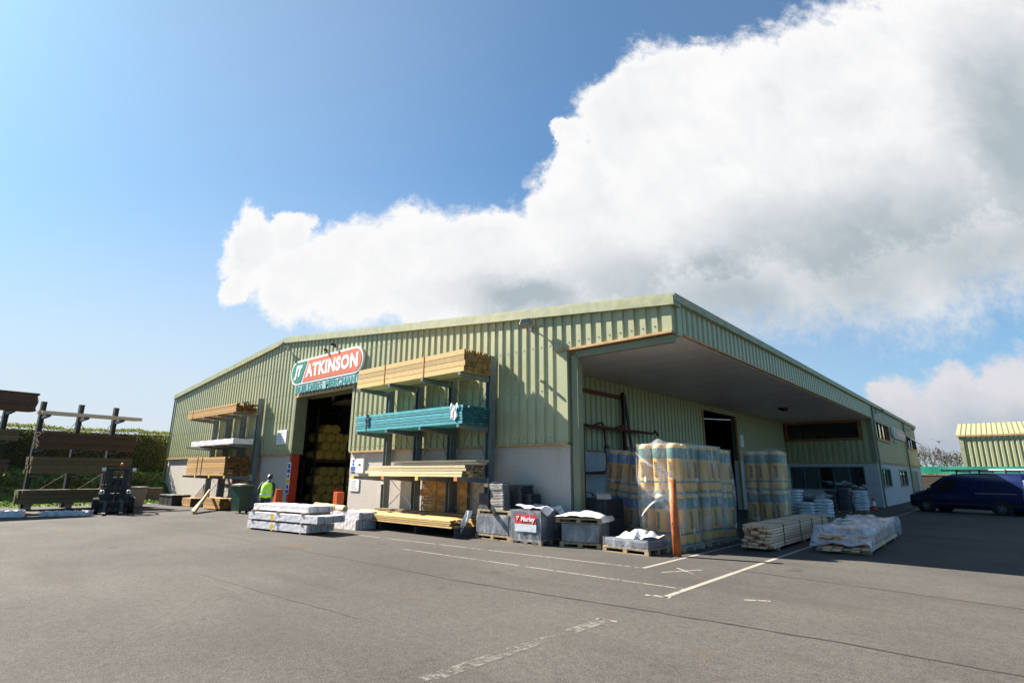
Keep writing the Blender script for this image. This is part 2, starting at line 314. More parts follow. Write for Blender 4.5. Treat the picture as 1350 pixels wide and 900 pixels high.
def setp(o, **k):
    for a, b in k.items():
        if b is not None: o[a] = b
    return o
def thing(name, label, cat, loc=(0, 0, 0), rz=0, group=None):
    o = bpy.data.objects.new(name, None); COL.objects.link(o); o.empty_display_size = .2
    o.location = loc; o.rotation_euler = (0, 0, rz); return setp(o, label=label, category=cat, group=group)
def obj(name, mb, m, parent=None, smooth=False, loc=None, label=None):
    me = mb if isinstance(mb, bpy.types.Mesh) else mb.mesh(name, smooth)
    o = bpy.data.objects.new(name, me); COL.objects.link(o)
    if not me.materials: me.materials.append(M[m] if isinstance(m, str) else m)
    if parent: o.parent = parent
    if loc: o.location = loc
    if label: o['label'] = label
    return o
def solo(name, mb, m, label, cat, loc=(0, 0, 0), rz=0, group=None, smooth=False):
    o = obj(name, mb, m, None, smooth, loc); o.rotation_euler = (0, 0, rz); return setp(o, label=label, category=cat, group=group)
def struct(name, mb, m): return setp(obj(name, mb, m), kind='structure')
def dup(root, loc=None, rz=None, label=None):
    def cp(o, par):
        c = o.copy(); COL.objects.link(c)
        if par: c.parent = par
        for ch in o.children: cp(ch, c)
        return c
    c = cp(root, None)
    if loc is not None: c.location = loc
    if rz is not None: c.rotation_euler = (0, 0, rz)
    if label: c['label'] = label
    return c
def smoothed(o, bevel=0, seg=2, ang=35):
    if bevel:
        b = o.modifiers.new('b', 'BEVEL'); b.width = bevel; b.segments = seg; b.limit_method = 'ANGLE'
    return o
def text_mb(s, size, ext=.01, offset=0, shear=0, align='LEFT', space=1.0, xs=1.0):
    """lettering in the local XZ plane facing -Y, baseline at z=0"""
    cu_ = bpy.data.curves.new('t', 'FONT'); cu_.body = s; cu_.size = size; cu_.extrude = ext; cu_.offset = offset; cu_.shear = shear
    cu_.align_x = align; cu_.space_character = space; cu_.resolution_u = 3
    o = bpy.data.objects.new('t', cu_); COL.objects.link(o); dg = bpy.context.evaluated_depsgraph_get(); dg.update()
    me = bpy.data.meshes.new_from_object(o.evaluated_get(dg)); mb = MB()
    mb.add([(v.co.x*xs, -v.co.z, v.co.y) for v in me.vertices], [list(p.vertices) for p in me.polygons])
    bpy.data.objects.remove(o); bpy.data.curves.remove(cu_); bpy.data.meshes.remove(me); return mb
def moved(mb, loc=(0, 0, 0), rz=0, sx=1):
    t = Matrix.Translation(loc) @ Matrix.Rotation(rz, 4, 'Z'); mb.v = [tuple(t @ Vector((p[0]*sx, p[1], p[2]))) for p in mb.v]; return mb

# ------------------------------------------------------------------ ground
D, XL, XR, XS, XW, XB, ZC = 14.283, -48.02, -30.19, -6.509, -10.22, -12.3, 2.937
YP, YE, ZS = 44.87, 69.5, 5.90
struct('ground', MB().add([(-1500, -1500, -.02), (1500, -1500, -.02), (1500, 1500, -.02), (-1500, 1500, -.02)], [(0, 1, 2, 3)]), 'field')
struct('asphalt_yard', MB().add([(-47, -60, 0), (60, -60, 0), (60, 95, 0), (-47, 95, 0)], [(0, 1, 2, 3)]), 'asphalt')
def strip(name, pts, wd, m, z=.004, wob=0):
    mb = MB(); L = []
    fine = []
    for a, b in zip(pts, pts[1:]):
        n = max(1, int((Vector(b)-Vector(a)).length/.25)) if wob else 1
        fine += [Vector(a).lerp(Vector(b), i/n) for i in range(n)]
    fine.append(Vector(pts[-1]))
    for i, p in enumerate(fine):
        d = (fine[min(i+1, len(fine)-1)]-fine[max(i-1, 0)]).normalized(); nn = Vector((-d.y, d.x))
        o = random.uniform(-wob, wob); ww = wd/2*(random.uniform(.45, 1.3) if wob else 1)
        L += [(*(p+nn*(o+ww)), z), (*(p+nn*(o-ww)), z)]
    mb.add(L, [(2*i, 2*i+1, 2*i+3, 2*i+2) for i in range(len(fine)-1)]); return struct(name, mb, m)
strip('line_marking', [(-4.60, 9.0), (-4.60, 45)], .11, 'paint')
strip('line_marking', [(-6.28, 11.42), (-6.28, 30)], .10, 'paint')
strip('line_marking', [(-16.5, 10.72), (-6.24, 11.42)], .06, 'paint_f')
strip('line_marking', [(-12.5, 9.66), (-4.66, 9.88)], .055, 'paint_f')
strip('line_marking', [(-4.60, 3.9), (-4.58, 5.4), (-4.53, 7.1)], .20, 'paint_ff')
strip('line_marking', [(-4.66, 7.06), (-4.36, 7.12)], .06, 'paint_f')
strip('line_marking', [(-4.92, 8.98), (-4.5, 9.06)], .12, 'paint_f')
strip('cross_marking', [(-5.75, 11.2), (-5.25, 12.1)], .07, 'paint_f')
strip('cross_marking', [(-5.75, 11.95), (-5.15, 11.45)], .06, 'paint_f', .008)
strip('white_splash_mark', [(-3.55, 9.75), (-3.2, 9.95)], .07, 'paint_f')
strip('tar_seam', [(-28.64, 7.17), (-17.29, 7.6), (-11.9, 7.66), (-8.2, 7.62), (-4.2, 8.0), (-1.9, 8.15), (-.2, 8.12), (4, 8.2)], .05, 'seam', .004, .018)
strip('tar_seam', [(-4.87, 12.6), (-2.66, 12.4), (-.13, 12.1), (5, 11.6)], .03, 'seam', .004, .02)
strip('tar_seam', [(-12.4, 4.55), (-7.1, 4.76)], .022, 'seam', .004, .02)

# ------------------------------------------------------------------ warehouse
KL, KR = .0976, .108
ZR = 9.45
def zroof(x): return ZR - (KL*(XR-x) if x < XR else KR*(x-XR))
def corrug(mb, O, d, nrm, s0, s1, zb, zt, per=.385, dep=.052, inv=False):
    O, d, nrm = Vector(O), Vector(d), Vector(nrm); pr = [(0, 0), (.15, 0), (.175, dep), (.36, dep)]
    pts = []; k = math.floor(s0/per)
    while k*per < s1:
        for a, o in pr:
            s = k*per+a*per/.385
            if s0 < s < s1: pts.append((s, o))
        k += 1
    def off(s):
        t = (s % per)*.385/per
        return 0 if t < .15 else (dep*(t-.15)/.025 if t < .175 else (dep if t < .36 else dep*(.385-t)/.025))
    pts = [(s0, off(s0))]+pts+[(s1, off(s1))]; vs = []
    for s, o in pts:
        p = O+d*s+nrm*o; vs += [(p.x, p.y, zb(s) if callable(zb) else zb), (p.x, p.y, zt(s) if callable(zt) else zt)]
    mb.add(vs, [(2*i, 2*i+2, 2*i+3, 2*i+1) for i in range(len(pts)-1)])
DX0, DX1, DZ = -28.35, -22.75, 5.97
ware = thing('warehouse', 'large olive green ribbed metal warehouse with pale roughcast base and deep open canopy', 'warehouse', (-30, 40, 0))
def wp(name, mb, m, par=None, label=None, smooth=False):
    """warehouse part written in world coordinates"""
    k = Vector(ware.location); mb.v = [tuple(Vector(p)-k) for p in mb.v]
    return obj(name, mb, m, par or ware, smooth, label=label)
FN = (0, -1, 0)
c = MB()
corrug(c, (0, D-.06, 0), (1, 0, 0), FN, XL, DX0-.05, ZC, zroof)
corrug(c, (0, D-.06, 0), (1, 0, 0), FN, DX0-.05, DX1+.05, DZ+.05, zroof)
corrug(c, (0, D-.06, 0), (1, 0, 0), FN, DX1+.05, XW-.42, ZC, zroof)
corrug(c, (0, D-.06, 0), (1, 0, 0), FN, XW-.42, XS-.30, ZS+.10, zroof)
wp('front_cladding', c, 'clad')
sc_ = MB()
for i in range(-125, -16):
    x = .385*i+.267
    for z in (3.15, 4.7, 6.2, 7.7, 8.6):
        if XL+.2 < x < XS-.4 and z < zroof(x)-.3 and not (DX0-.1 < x < DX1+.1 and z < DZ+.1) and not (x > XW-.5 and z < ZS+.2): sc_.box(x-.016, x+.016, D-.122, D-.113, z-.016, z+.016)
setp(wp('fixing_screws', sc_, 'steel_dark'), kind='stuff')
m = MB(); m.box(XW-.42, XW, D-.11, D+.1, ZC, ZS+.06); wp('corner_flashing', m, 'clad')
m = MB(); m.box(XS-.30, XS, D-.125, D+.12, ZS+.10, zroof(XS)-.05); wp('corner_flashing', m, 'clad')
m = MB()                                                            # blockwork plinth
for a, b in ((XL+.05, DX0), (DX1, XW-.02)): m.box(a, b, D, D+.35, -.05, ZC-.03)
wp('plinth_wall', m, 'render')
m = MB()
for a, b in ((XL, DX0-.05), (DX1+.05, XW)): m.box(a, b, D-.15, D+.02, ZC-.035, ZC+.035)
m.box(DX0-.08, DX1+.08, D-.15, D+.02, DZ-.03, DZ+.05)
m.box(XW-.45, XS, D-.17, D+.05, ZS+.03, ZS+.10)
wp('drip_flashing', m, 'drip')
# inner frame behind the cladding
m = MB()
m.prism([(XL+.1, ZC), (DX0-.02, ZC), (DX0-.02, zroof(DX0)-.3), (XL+.1, zroof(XL)-.3)], 'y', D+.0, D+.2)
m.prism([(DX1+.02, ZC), (XW-.05, ZC), (XW-.05, zroof(XW)-.3), (DX1+.02, zroof(DX1)-.3)], 'y', D+.0, D+.2)
m.prism([(DX0-.02, DZ), (DX1+.02, DZ), (DX1+.02, zroof(DX1)-.3), (DX0-.02, zroof(DX0)-.3)], 'y', D+.0, D+.2)
m.prism([(XW-.05, ZS+.12), (XS-.05, ZS+.12), (XS-.05, zroof(XS)-.2), (XW-.05, zroof(XW)-.3)], 'y', D+.0, D+.1)
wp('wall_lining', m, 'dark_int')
# barge boards
for a, b in ((XL-.12, XR), (XR, XS+.14)):
    m = MB(); m.prism([(a, zroof(a)-.16), (b, zroof(b)-.16), (b, zroof(b)+.13), (a, zroof(a)+.13)], 'y', D-.24, D+.25)
    m.prism([(a, zroof(a)+.13), (b, zroof(b)+.13), (b, zroof(b)+.19), (a, zroof(a)+.19)], 'y', D-.20, D+.25)
    wp('barge_board', m, 'trim')
m = MB()
m.prism([(XL-.1, zroof(XL)+.02), (XR, ZR+.02), (XS+.1, zroof(XS)+.02), (XS+.1, zroof(XS)-.06), (XR, ZR-.06), (XL-.1, zroof(XL)-.06)], 'y', D+.25, 19)
m.prism([(XL-.1, zroof(XL)+.02), (XR, ZR+.02), (XS+.1, zroof(XS)+.02), (XS+.1, zroof(XS)-.06), (XR, ZR-.06), (XL-.1, zroof(XL)-.06)], 'y', 20.6, YE+.1)
for a, b in ((XL-.1, -46), (-44, -36), (-34.5, -27.5), (-26, -18), (-16, XS+.1)):
    if a < XR < b: pts = [(a, zroof(a)+.02), (XR, ZR+.02), (b, zroof(b)+.02), (b, zroof(b)-.06), (XR, ZR-.06), (a, zroof(a)-.06)]
    else: pts = [(a, zroof(a)+.02), (b, zroof(b)+.02), (b, zroof(b)-.06), (a, zroof(a)-.06)]
    m.prism(pts, 'y', 19, 20.6)
wp('roof', m, 'clad')
for a, b in ((-46, -44), (-36, -34.5), (-27.5, -26), (-18, -16)): m = MB(); m.prism([(a, zroof(a)-.01), (b, zroof(b)-.01), (b, zroof(b)-.03), (a, zroof(a)-.03)], 'y', 19, 20.6); wp('rooflight', m, 'rooflight')
# left, rear, back-of-canopy walls
m = MB(); corrug(m, (XL+.02, 0, 0), (0, 1, 0), (-1, 0, 0), D, YE, ZC, zroof(XL)-.05); m.box(XL+.1, XL+.3, D+.3, YE, -.05, zroof(XL)-.1); wp('side_wall', m, 'clad')
m = MB(); m.prism([(XL+.3, 0), (XS, 0), (XS, zroof(XS)-.1), (XR, ZR-.1), (XL+.3, zroof(XL)-.1)], 'y', YE-.2, YE); wp('rear_wall', m, 'clad')
BD0, BD1 = 29.9, 35.0
c = MB(); EN = (1, 0, 0)
corrug(c, (XB, 0, 0), (0, 1, 0), EN, D+.4, BD0, ZC, ZS-.01); corrug(c, (XB, 0, 0), (0, 1, 0), EN, BD0, BD1, 5.6, ZS-.01); corrug(c, (XB, 0, 0), (0, 1, 0), EN, BD1, YP, ZC, ZS-.01)
wp('canopy_back_cladding', c, 'clad')
m = MB(); m.box(XB-.3, XB-.02, D+.36, BD0, -.05, ZC-.03); m.box(XB-.3, XB-.02, BD1, YP, -.05, ZC-.03); wp('canopy_back_plinth', m, 'render_white')
m = MB(); m.box(XB-.02, XB+.08, D+.4, BD0, ZC-.03, ZC+.03); m.box(XB-.02, XB+.08, BD1, YP, ZC-.03, ZC+.03); wp('canopy_drip_flashing', m, 'drip')
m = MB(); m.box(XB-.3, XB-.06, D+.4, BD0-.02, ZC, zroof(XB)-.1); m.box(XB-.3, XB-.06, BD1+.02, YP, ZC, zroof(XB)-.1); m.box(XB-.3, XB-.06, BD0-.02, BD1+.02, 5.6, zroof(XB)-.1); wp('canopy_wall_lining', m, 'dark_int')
for y in (BD0-.12, BD1): m = MB(); m.box(XB-.05, XB+.07, y, y+.12, 0, 5.6); wp('canopy_door_jamb', m, 'drip')
m = MB(); m.box(XB, XW-.02, D+.105, D+.35, ZC, ZS); m.box(XB, XW-.01, D+.355, D+.45, -.05, ZS); wp('return_wall', m, 'render')
m = MB(); m.box(XB, XS-.02, D+.15, YP, ZS, ZS+.05)
for i in range(26):
    y = D+1+i*1.17; m.box(XB+.01, XS-.03, y, y+.02, ZS-.006, ZS)
wp('soffit', m, 'soffit')
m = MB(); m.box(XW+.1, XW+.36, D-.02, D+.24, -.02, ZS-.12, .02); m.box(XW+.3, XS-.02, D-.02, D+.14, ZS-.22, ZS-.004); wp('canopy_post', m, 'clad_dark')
m.v and None
# right side fascia and office block
c = MB(); corrug(c, (XS, 0, 0), (0, 1, 0), EN, D+.42, YP, ZS+.08, zroof(XS)-.02); wp('side_fascia', c, 'clad')
m = MB(); m.box(XS-.08, XS+.07, D+.12, D+.40, ZS-.02, zroof(XS)-.02); wp('corner_flashing', m, 'clad')
m = MB(); m.box(XS-.1, XS+.10, D+.40, YP, ZS+.02, ZS+.08); wp('fascia_drip_flashing', m, 'drip')
m = MB(); m.prism([(XS-.02, zroof(XS)-.10), (XS+.17, zroof(XS)-.06), (XS+.19, zroof(XS)+.16), (XS-.02, zroof(XS)+.16)], 'y', D-.22, YE+.2); wp('gutter', m, 'trim')
c = MB(); corrug(c, (0, YP, 0), (1, 0, 0), FN, XB+.02, XS-.25, ZC, 4.48); corrug(c, (0, YP, 0), (1, 0, 0), FN, -7.18, XS-.25, 4.48, ZS-.01); wp('office_front_cladding', c, 'clad')
m = MB(); m.box(XB+.02, -12.07, YP-.02, YP+.25, -.05, ZC-.03); m.box(-12.07, -7.33, YP-.02, YP+.25, -.05, 1.1); m.box(-12.07, -7.33, YP-.02, YP+.25, 2.68, ZC-.03); m.box(-7.33, XS, YP-.02, YP+.25, -.05, ZC-.03); wp('office_front_plinth', m, 'render_white')
m = MB(); m.box(XB+.02, XS, YP-.09, YP+.02, ZC-.03, ZC+.03); m.box(XS-.02, XS+.06, YP, YE, ZC-.03, ZC+.03); wp('office_drip_flashing', m, 'drip')
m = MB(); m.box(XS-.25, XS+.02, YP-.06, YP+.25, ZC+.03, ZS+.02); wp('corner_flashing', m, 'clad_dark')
def window(par_name, axis, fixed, a, b, z0, z1, frame_m, nm, fw=.12, vents=()):
    """a window in a wall facing -y (axis x) or +x (axis y)"""
    f = MB(); g = MB()
    def bx(mb, s0, s1, zz0, zz1, d0, d1):
        if axis == 'x': mb.box(s0, s1, fixed-d1, fixed-d0, zz0, zz1)
        else: mb.box(fixed+d0, fixed+d1, s0, s1, zz0, zz1)
    bx(f, a, b, z1-fw, z1, -.12, .05); bx(f, a, b, z0, z0+fw, -.12, .09); bx(f, a, a+fw, z0+fw, z1-fw, -.12, .05); bx(f, b-fw, b, z0+fw, z1-fw, -.12, .05)
    o = wp('window', f, frame_m)
    k = Vector(ware.location)
    for i in range(1, nm):
        mu = MB(); s = a+(b-a)*i/nm; bx(mu, s-.035, s+.035, z0+fw, z1-fw, -.1, .0)
        mu.v = [tuple(Vector(p)-k) for p in mu.v]; obj('mullion', mu, 'greyframe' if frame_m != 'brownframe' else 'black', o)
    bx(g, a+fw, b-fw, z0+fw, z1-fw, -.09, -.06)
    g.v = [tuple(Vector(p)-k) for p in g.v]; obj('pane', g, 'glass', o)
    return o
window('', 'x', YP, -12.15, -7.2, 4.5, 5.89, 'brownframe', 4, .16)
window('', 'x', YP, -12.07, -7.33, 1.1, 2.68, 'greyframe', 5, .07)
m = MB()
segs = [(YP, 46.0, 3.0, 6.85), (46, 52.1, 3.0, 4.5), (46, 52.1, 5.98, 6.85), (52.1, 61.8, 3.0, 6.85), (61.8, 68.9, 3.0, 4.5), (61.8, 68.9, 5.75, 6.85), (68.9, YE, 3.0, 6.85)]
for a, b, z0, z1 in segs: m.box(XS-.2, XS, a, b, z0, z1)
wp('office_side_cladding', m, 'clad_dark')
m = MB()
for a, b, z0, z1 in [(YP+.25, 45.4, -.05, 2.9), (45.4, 49.7, -.05, 1.28), (45.4, 49.7, 2.6, 2.9), (49.7, 54.4, -.05, 2.9), (54.4, 58.7, -.05, 1.24), (54.4, 58.7, 2.58, 2.9), (58.7, 62.3, -.05, 2.9), (62.3, 66.5, 2.5, 2.9), (66.5, YE, -.05, 2.9)]: m.box(XS-.2, XS, a, b, z0, z1)
wp('office_side_plinth', m, 'render_white')
window('', 'y', XS, 46.0, 52.1, 4.5, 5.98, 'brownframe', 4, .17)
wB = window('', 'y', XS, 61.8, 68.9, 4.5, 5.75, 'brownframe', 4, .12)
v = MB(); v.add([(XS+.05, 63.5, 5.62), (XS+.05, 66.9, 5.62), (XS+.75, 66.9, 5.0), (XS+.75, 63.5, 5.0)], [(0, 1, 2, 3)]); v.add([(XS+.05, 63.5, 5.65), (XS+.05, 66.9, 5.65), (XS+.76, 66.9, 5.03), (XS+.76, 63.5, 5.03)], [(3, 2, 1, 0)])
v.v = [tuple(Vector(p)-Vector(ware.location)) for p in v.v]; obj('open_vent', v, 'chrome', wB)
window('', 'y', XS, 45.4, 49.7, 1.28, 2.6, 'greyframe', 3, .1); window('', 'y', XS, 54.4, 58.7, 1.24, 2.58, 'greyframe', 2, .1)
m = MB(); m.box(XS-.12, XS-.04, 62.3, 66.5, 0, 2.5); wp('office_door', m, 'greyframe')
for y in (45.2, 60.9):
    m = MB(); m.path([(XS+.12, y, zroof(XS)-.05), (XS+.09, y, zroof(XS)-.3), (XS+.09, y, .1), (XS+.2, y, .02)], .06); wp('downpipe', m, 'clad_dark', smooth=False)
m = MB(); m.path([(XL-.03, D-.15, zroof(XL)-.1), (XL-.03, D-.15, .05)], .05); wp('downpipe', m, 'clad_dark')
# doorway
m = MB(); m.box(DX0-.25, DX0, D+.02, D+.56, ZC, DZ+.2); m.box(DX0-.12, DX0+.05, D-.13, D+.02, ZC+.035, DZ-.03); wp('door_jamb', m, 'clad_dark')
m = MB(); m.box(DX1, DX1+.25, D+.36, D+.6, -.02, DZ+.2); m.box(DX1-.05, DX1+.12, D-.13, D+.0, ZC+.035, DZ-.03); wp('door_jamb', m, 'trim')
m = MB(); m.box(DX0-.2, DX0+.02, D-.03, D+.38, -.02, ZC-.035, .01); wp('door_jamb', m, 'redjamb', label='orange-red painted lower door jamb')
m = MB(); m.box(DX0, DX1, D+.05, D+.9, DZ, DZ+.6); wp('door_lintel', m, 'clad_dark')
struct('warehouse_floor', MB().add([(XL+.3, D+.3, .006), (XB-.3, D+.3, .006), (XB-.3, YE-.3, .006), (XL+.3, YE-.3, .006)], [(0, 1, 2, 3)]), 'conc')
# interior partition so the hall reads deep but closed
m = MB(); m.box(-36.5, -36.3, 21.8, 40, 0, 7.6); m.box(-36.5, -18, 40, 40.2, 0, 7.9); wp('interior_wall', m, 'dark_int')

# ------------------------------------------------------------------ signs and fixtures on the facade
def stadium(x0, x1, z0, z1, n=12):
    r = (z1-z0)/2; zc = (z0+z1)/2
    return [(x1-r+r*cos(a), zc+r*sin(a)) for a in [-pi/2+pi*i/n for i in range(n+1)]] + [(x0+r+r*cos(a), zc+r*sin(a)) for a in [pi/2+pi*i/n for i in range(n+1)]]
def brand_sign(loc, rz, Wd, Hh, label):
    t = thing('shop_sign', label, 'sign', loc, rz)
    m = MB(); m.prism(stadium(0, Wd, 0, Hh), 'y', -.06, .06); obj('board', m, 'white', t)
    b = .075*Hh; r = Hh/2-b; k = .215*Wd; kk = .06*Wd
    st = stadium(b, Wd-b, b, Hh-b)
    def cut(pts, sgn):
        # clip polygon by the slanted divider
        def dd(p): return sgn*(p[0]-(k+kk*(p[1]/Hh-.5)*1.4))-.012*Wd
        res = []
        for p, q in zip(pts, pts[1:]+pts[:1]):
            a, c_ = dd(p), dd(q)
            if a >= 0: res.append(p)
            if (a >= 0) != (c_ >= 0): f = a/(a-c_); res.append((p[0]+(q[0]-p[0])*f, p[1]+(q[1]-p[1])*f))
        return res
    m = MB(); m.prism(cut(st, 1), 'y', -.075, -.061); obj('orange_panel', m, 'sign_o', t)
    m = MB(); m.prism(cut(st, -1), 'y', -.075, -.061); obj('green_panel', m, 'sign_g', t)
    def fit(s, x0, x1, z0, z1, sh, of=.05):
        mb = text_mb(s, 1, .006, of, sh, space=1.1); xs_ = [p[0] for p in mb.v]; zs = [p[2] for p in mb.v]; a0, a1, b0, b1 = min(xs_), max(xs_), min(zs), max(zs)
        mb.v = [(x0+(p[0]-a0)/(a1-a0)*(x1-x0), -.082+p[1]*.3, z0+(p[2]-b0)/(b1-b0)*(z1-z0)) for p in mb.v]; return mb
    obj('lettering', fit('JT', .055*Wd, .18*Wd, .20*Hh, .80*Hh, .25, .075), 'white', t); obj('lettering', fit('ATKINSON', .235*Wd, .945*Wd, .22*Hh, .78*Hh, .0), 'white', t)
    return t
brand_sign((-28.95, D-.19, 6.62), 0, 7.0, 1.33, 'large rounded orange and green sign reading JT ATKINSON above the warehouse doorway')
t = thing('shop_sign', 'pale teal strip sign reading BUILDERS MERCHANTS directly under the big orange sign', 'sign', (-28.3, D-.235, 6.12))
m = MB(); m.box(0, 6.6, -.02, .03, .02, .44); obj('board', m, 'sign_b', t)
for word, x0, x1 in (('BUILDERS', .06, 2.80), ('MERCHANTS', 3.15, 6.5)):
    mb = text_mb(word, 1, .01, .035, space=1.12); xm, xl, zm = max(p[0] for p in mb.v), min(p[0] for p in mb.v), max(p[2] for p in mb.v)
    mb.v = [(x0+(p[0]-xl)/(xm-xl)*(x1-x0), -.03+p[1]*.3, .06+p[2]/zm*.37) for p in mb.v]; obj('lettering', mb, 'sign_t', t)
t = brand_sign((XS+.10, 53.1, 5.06), R(90), 7.2, .82, 'rounded red and white sign high on the shaded office side wall')
t = thing('shop_sign', 'small pale lettering strip under the office wall sign', 'sign', (XS+.04, 54.0, 4.62), R(90))
mb = text_mb('BUILDERS', .42, .01, .01); obj('lettering', mb, 'sign_b', t)
def plate(name, loc, wd, h, m_, label, cat='sign', rz=0, th=.03):
    t = thing(name, label, cat, loc, rz); b = MB(); b.box(0, wd, -th, 0, 0, h); obj('board', b, m_, t); return t
def pr(t, name, m_, *rects):
    b = MB()
    for x0, x1, z0, z1 in rects: b.box(x0, x1, -.036, -.031, z0, z1)
    obj(name, b, m_, t)
t = plate('notice_sign', (-30.1, D-.11, 3.5), 1.08, .76, 'white', 'white notice board on ribbed cladding left of the doorway')
pr(t, 'print', 'glue', *[(.1, .1+random.uniform(.5, .85), .1+.085*i, .125+.085*i) for i in range(7)])
t = plate('safety_sign', (-28.72, D-.005, .9), .36, 1.62, 'white', 'tall narrow strip of blue and yellow safety signs beside the red door jamb')
pr(t, 'blue_symbol', 'blue', (.03, .33, .03, .22), (.06, .3, .27, .47), (.03, .33, 1.08, 1.27), (.06, .3, 1.32, 1.54)); pr(t, 'yellow_symbol', 'yellow', (.03, .33, .52, .76)); pr(t, 'dark_symbol', 'ink', (.1, .26, .82, 1.0))
t = plate('safety_sign', (-22.68, D-.005, 2.06), .5, .58, 'white', 'small white safety sign with blue circles right of the doorway')
b = MB()
for zc in (.47, .32): b.add([(.25+.085*cos(a), -.034, zc+.068*sin(a)) for a in [2*pi*i/14 for i in range(14)]], [list(range(14))])
obj('blue_symbol', b, 'blue', t); pr(t, 'blue_panel', 'blue', (.07, .43, .03, .22)); pr(t, 'print', 'white', )if 0 else None
t = plate('notice_sign', (-22.12, D-.005, 1.99), .58, .64, 'white', 'small white box with dark oval mark right of the blue circle sign', 'sign', 0, .09)
b = MB(); b.add([(.29+.1*cos(a), -.095, .36+.05*sin(a)) for a in [2*pi*i/14 for i in range(14)]], [list(range(14))]); obj('dark_symbol', b, 'ink', t)
t = plate('notice_sign', (-22.6, D-.005, 1.2), .72, .55, 'white', 'white text notice low on the wall under the yellow arm cap')
pr(t, 'print', 'glue', *[(.1, .1+random.uniform(.3, .52), .08+.07*i, .105+.07*i) for i in range(6)])

def floodlight(loc, rz, label):
    t = thing('floodlight', label, 'floodlight', loc, rz)
    b = MB(); b.box(-.05, .05, -.06, 0, -.12, .12); b.tube((0, -.05, 0), (0, -.34, .06), .025); obj('bracket', b, 'chrome', t)
    mt = Matrix.Translation((0, -.40, .08)) @ Matrix.Rotation(R(-35), 4, 'X')
    b = MB(); b.box(-.21, .21, -.10, .10, -.14, .14, .04, mt); obj('lamp_housing', b, 'stone_c', t)
    b = MB(); b.box(-.17, .17, -.108, -.101, -.11, .11, 0, mt); obj('lens', b, 'glass', t)
    return t
floodlight((-11.72, D-.1, 6.98), R(10), 'grey floodlight on bracket high on cladding above the tan canopy trim')
floodlight((-29.9, D-.1, 9.02), R(-10), 'grey floodlight just under the roof ridge left of the sign')
floodlight((XS+.03, 47.4, 6.55), R(90), 'floodlight high on the office side wall above the first upper window')
floodlight((XS+.03, 64.4, 6.35), R(90), 'floodlight at the far end of the office side wall')
def cctv(loc, rz, label, g=None):
    t = thing('security_camera', label, 'camera', loc, rz, g)
    b = MB(); b.box(-.06, .06, -.03, 0, -.06, .06); b.tube((0, -.02, 0), (0, -.14, .03), .018); obj('bracket', b, 'black', t)
    b = MB(); b.box(-.06, .06, -.36, -.1, -.02, .09, .02); obj('housing', b, 'black', t); return t
cctv((-25.55, D-.1, 8.12), R(40), 'left small dark security camera on cladding above the orange sign')
cctv((-24.75, D-.1, 8.30), R(20), 'right and higher small dark security camera above the orange sign')
t = thing('wall_spout', 'short grey pipe stub poking from cladding above the roof tiles', 'pipe', (-11.2, D-.06, 4.98)); b = MB(); b.tube((0, 0, 0), (.02, -.28, .05), .05); obj('pipe', b, 'chrome', t); b = MB(); b.tube((.02, -.28, .05), (.02, -.29, .052), .045); obj('opening', b, 'black', t)
t = plate('notice_sign', (XB+.06, 35.35, 3.75), .55, .75, 'white', 'small pale notice on canopy back wall right of the dark doorway', 'sign', R(90))

# ------------------------------------------------------------------ timber and racks
def boards(x0, x1, y0, y1, z0, z1, bw, bh, jit=.12, gap=.02, skip=0, step=0):
    mb = MB(); z = z0; r = 0
    while z+bh*.6 < z1:
        y = y0+random.uniform(0, .01)
        while y+bw*.6 < y1:
            if random.random() >= skip or z < z0+bh*.5:
                a = x0+random.uniform(0, jit)+step*r; b = x1-random.uniform(0, jit); dz = random.uniform(0, .006)
                mb.box(a, b, y, min(y+bw-gap, y1+.03), z+dz, z+bh-gap*.8+dz)
            y += bw
        z += bh; r += 1
    return mb
def bundle(label, loc, L, Wd, H, m_, bw=.15, bh=.05, rz=0, straps=(), smat='strap', group=None, jit=.1, skip=0, name='timber_bundle', bearers=0):
    t = thing(name, label, 'timber', loc, rz, group)
    obj('boards', boards(0, L, 0, Wd, bearers, H, bw, bh, jit, skip=skip), m_, t)
    for s in straps:
        b = MB(); x = s*L; b.box(x-.02, x+.02, -.012, 0, bearers, H+.004); b.box(x-.02, x+.02, -.012, Wd+.01, H+.006, H+.012); obj('strap', b, smat, t)
    if bearers:
        for s in (.12, .5, .88):
            b = MB(); b.box(s*L-.04, s*L+.04, -.02, Wd+.02, 0, bearers-.004); obj('bearer', b, 'pallet', t)
    return t
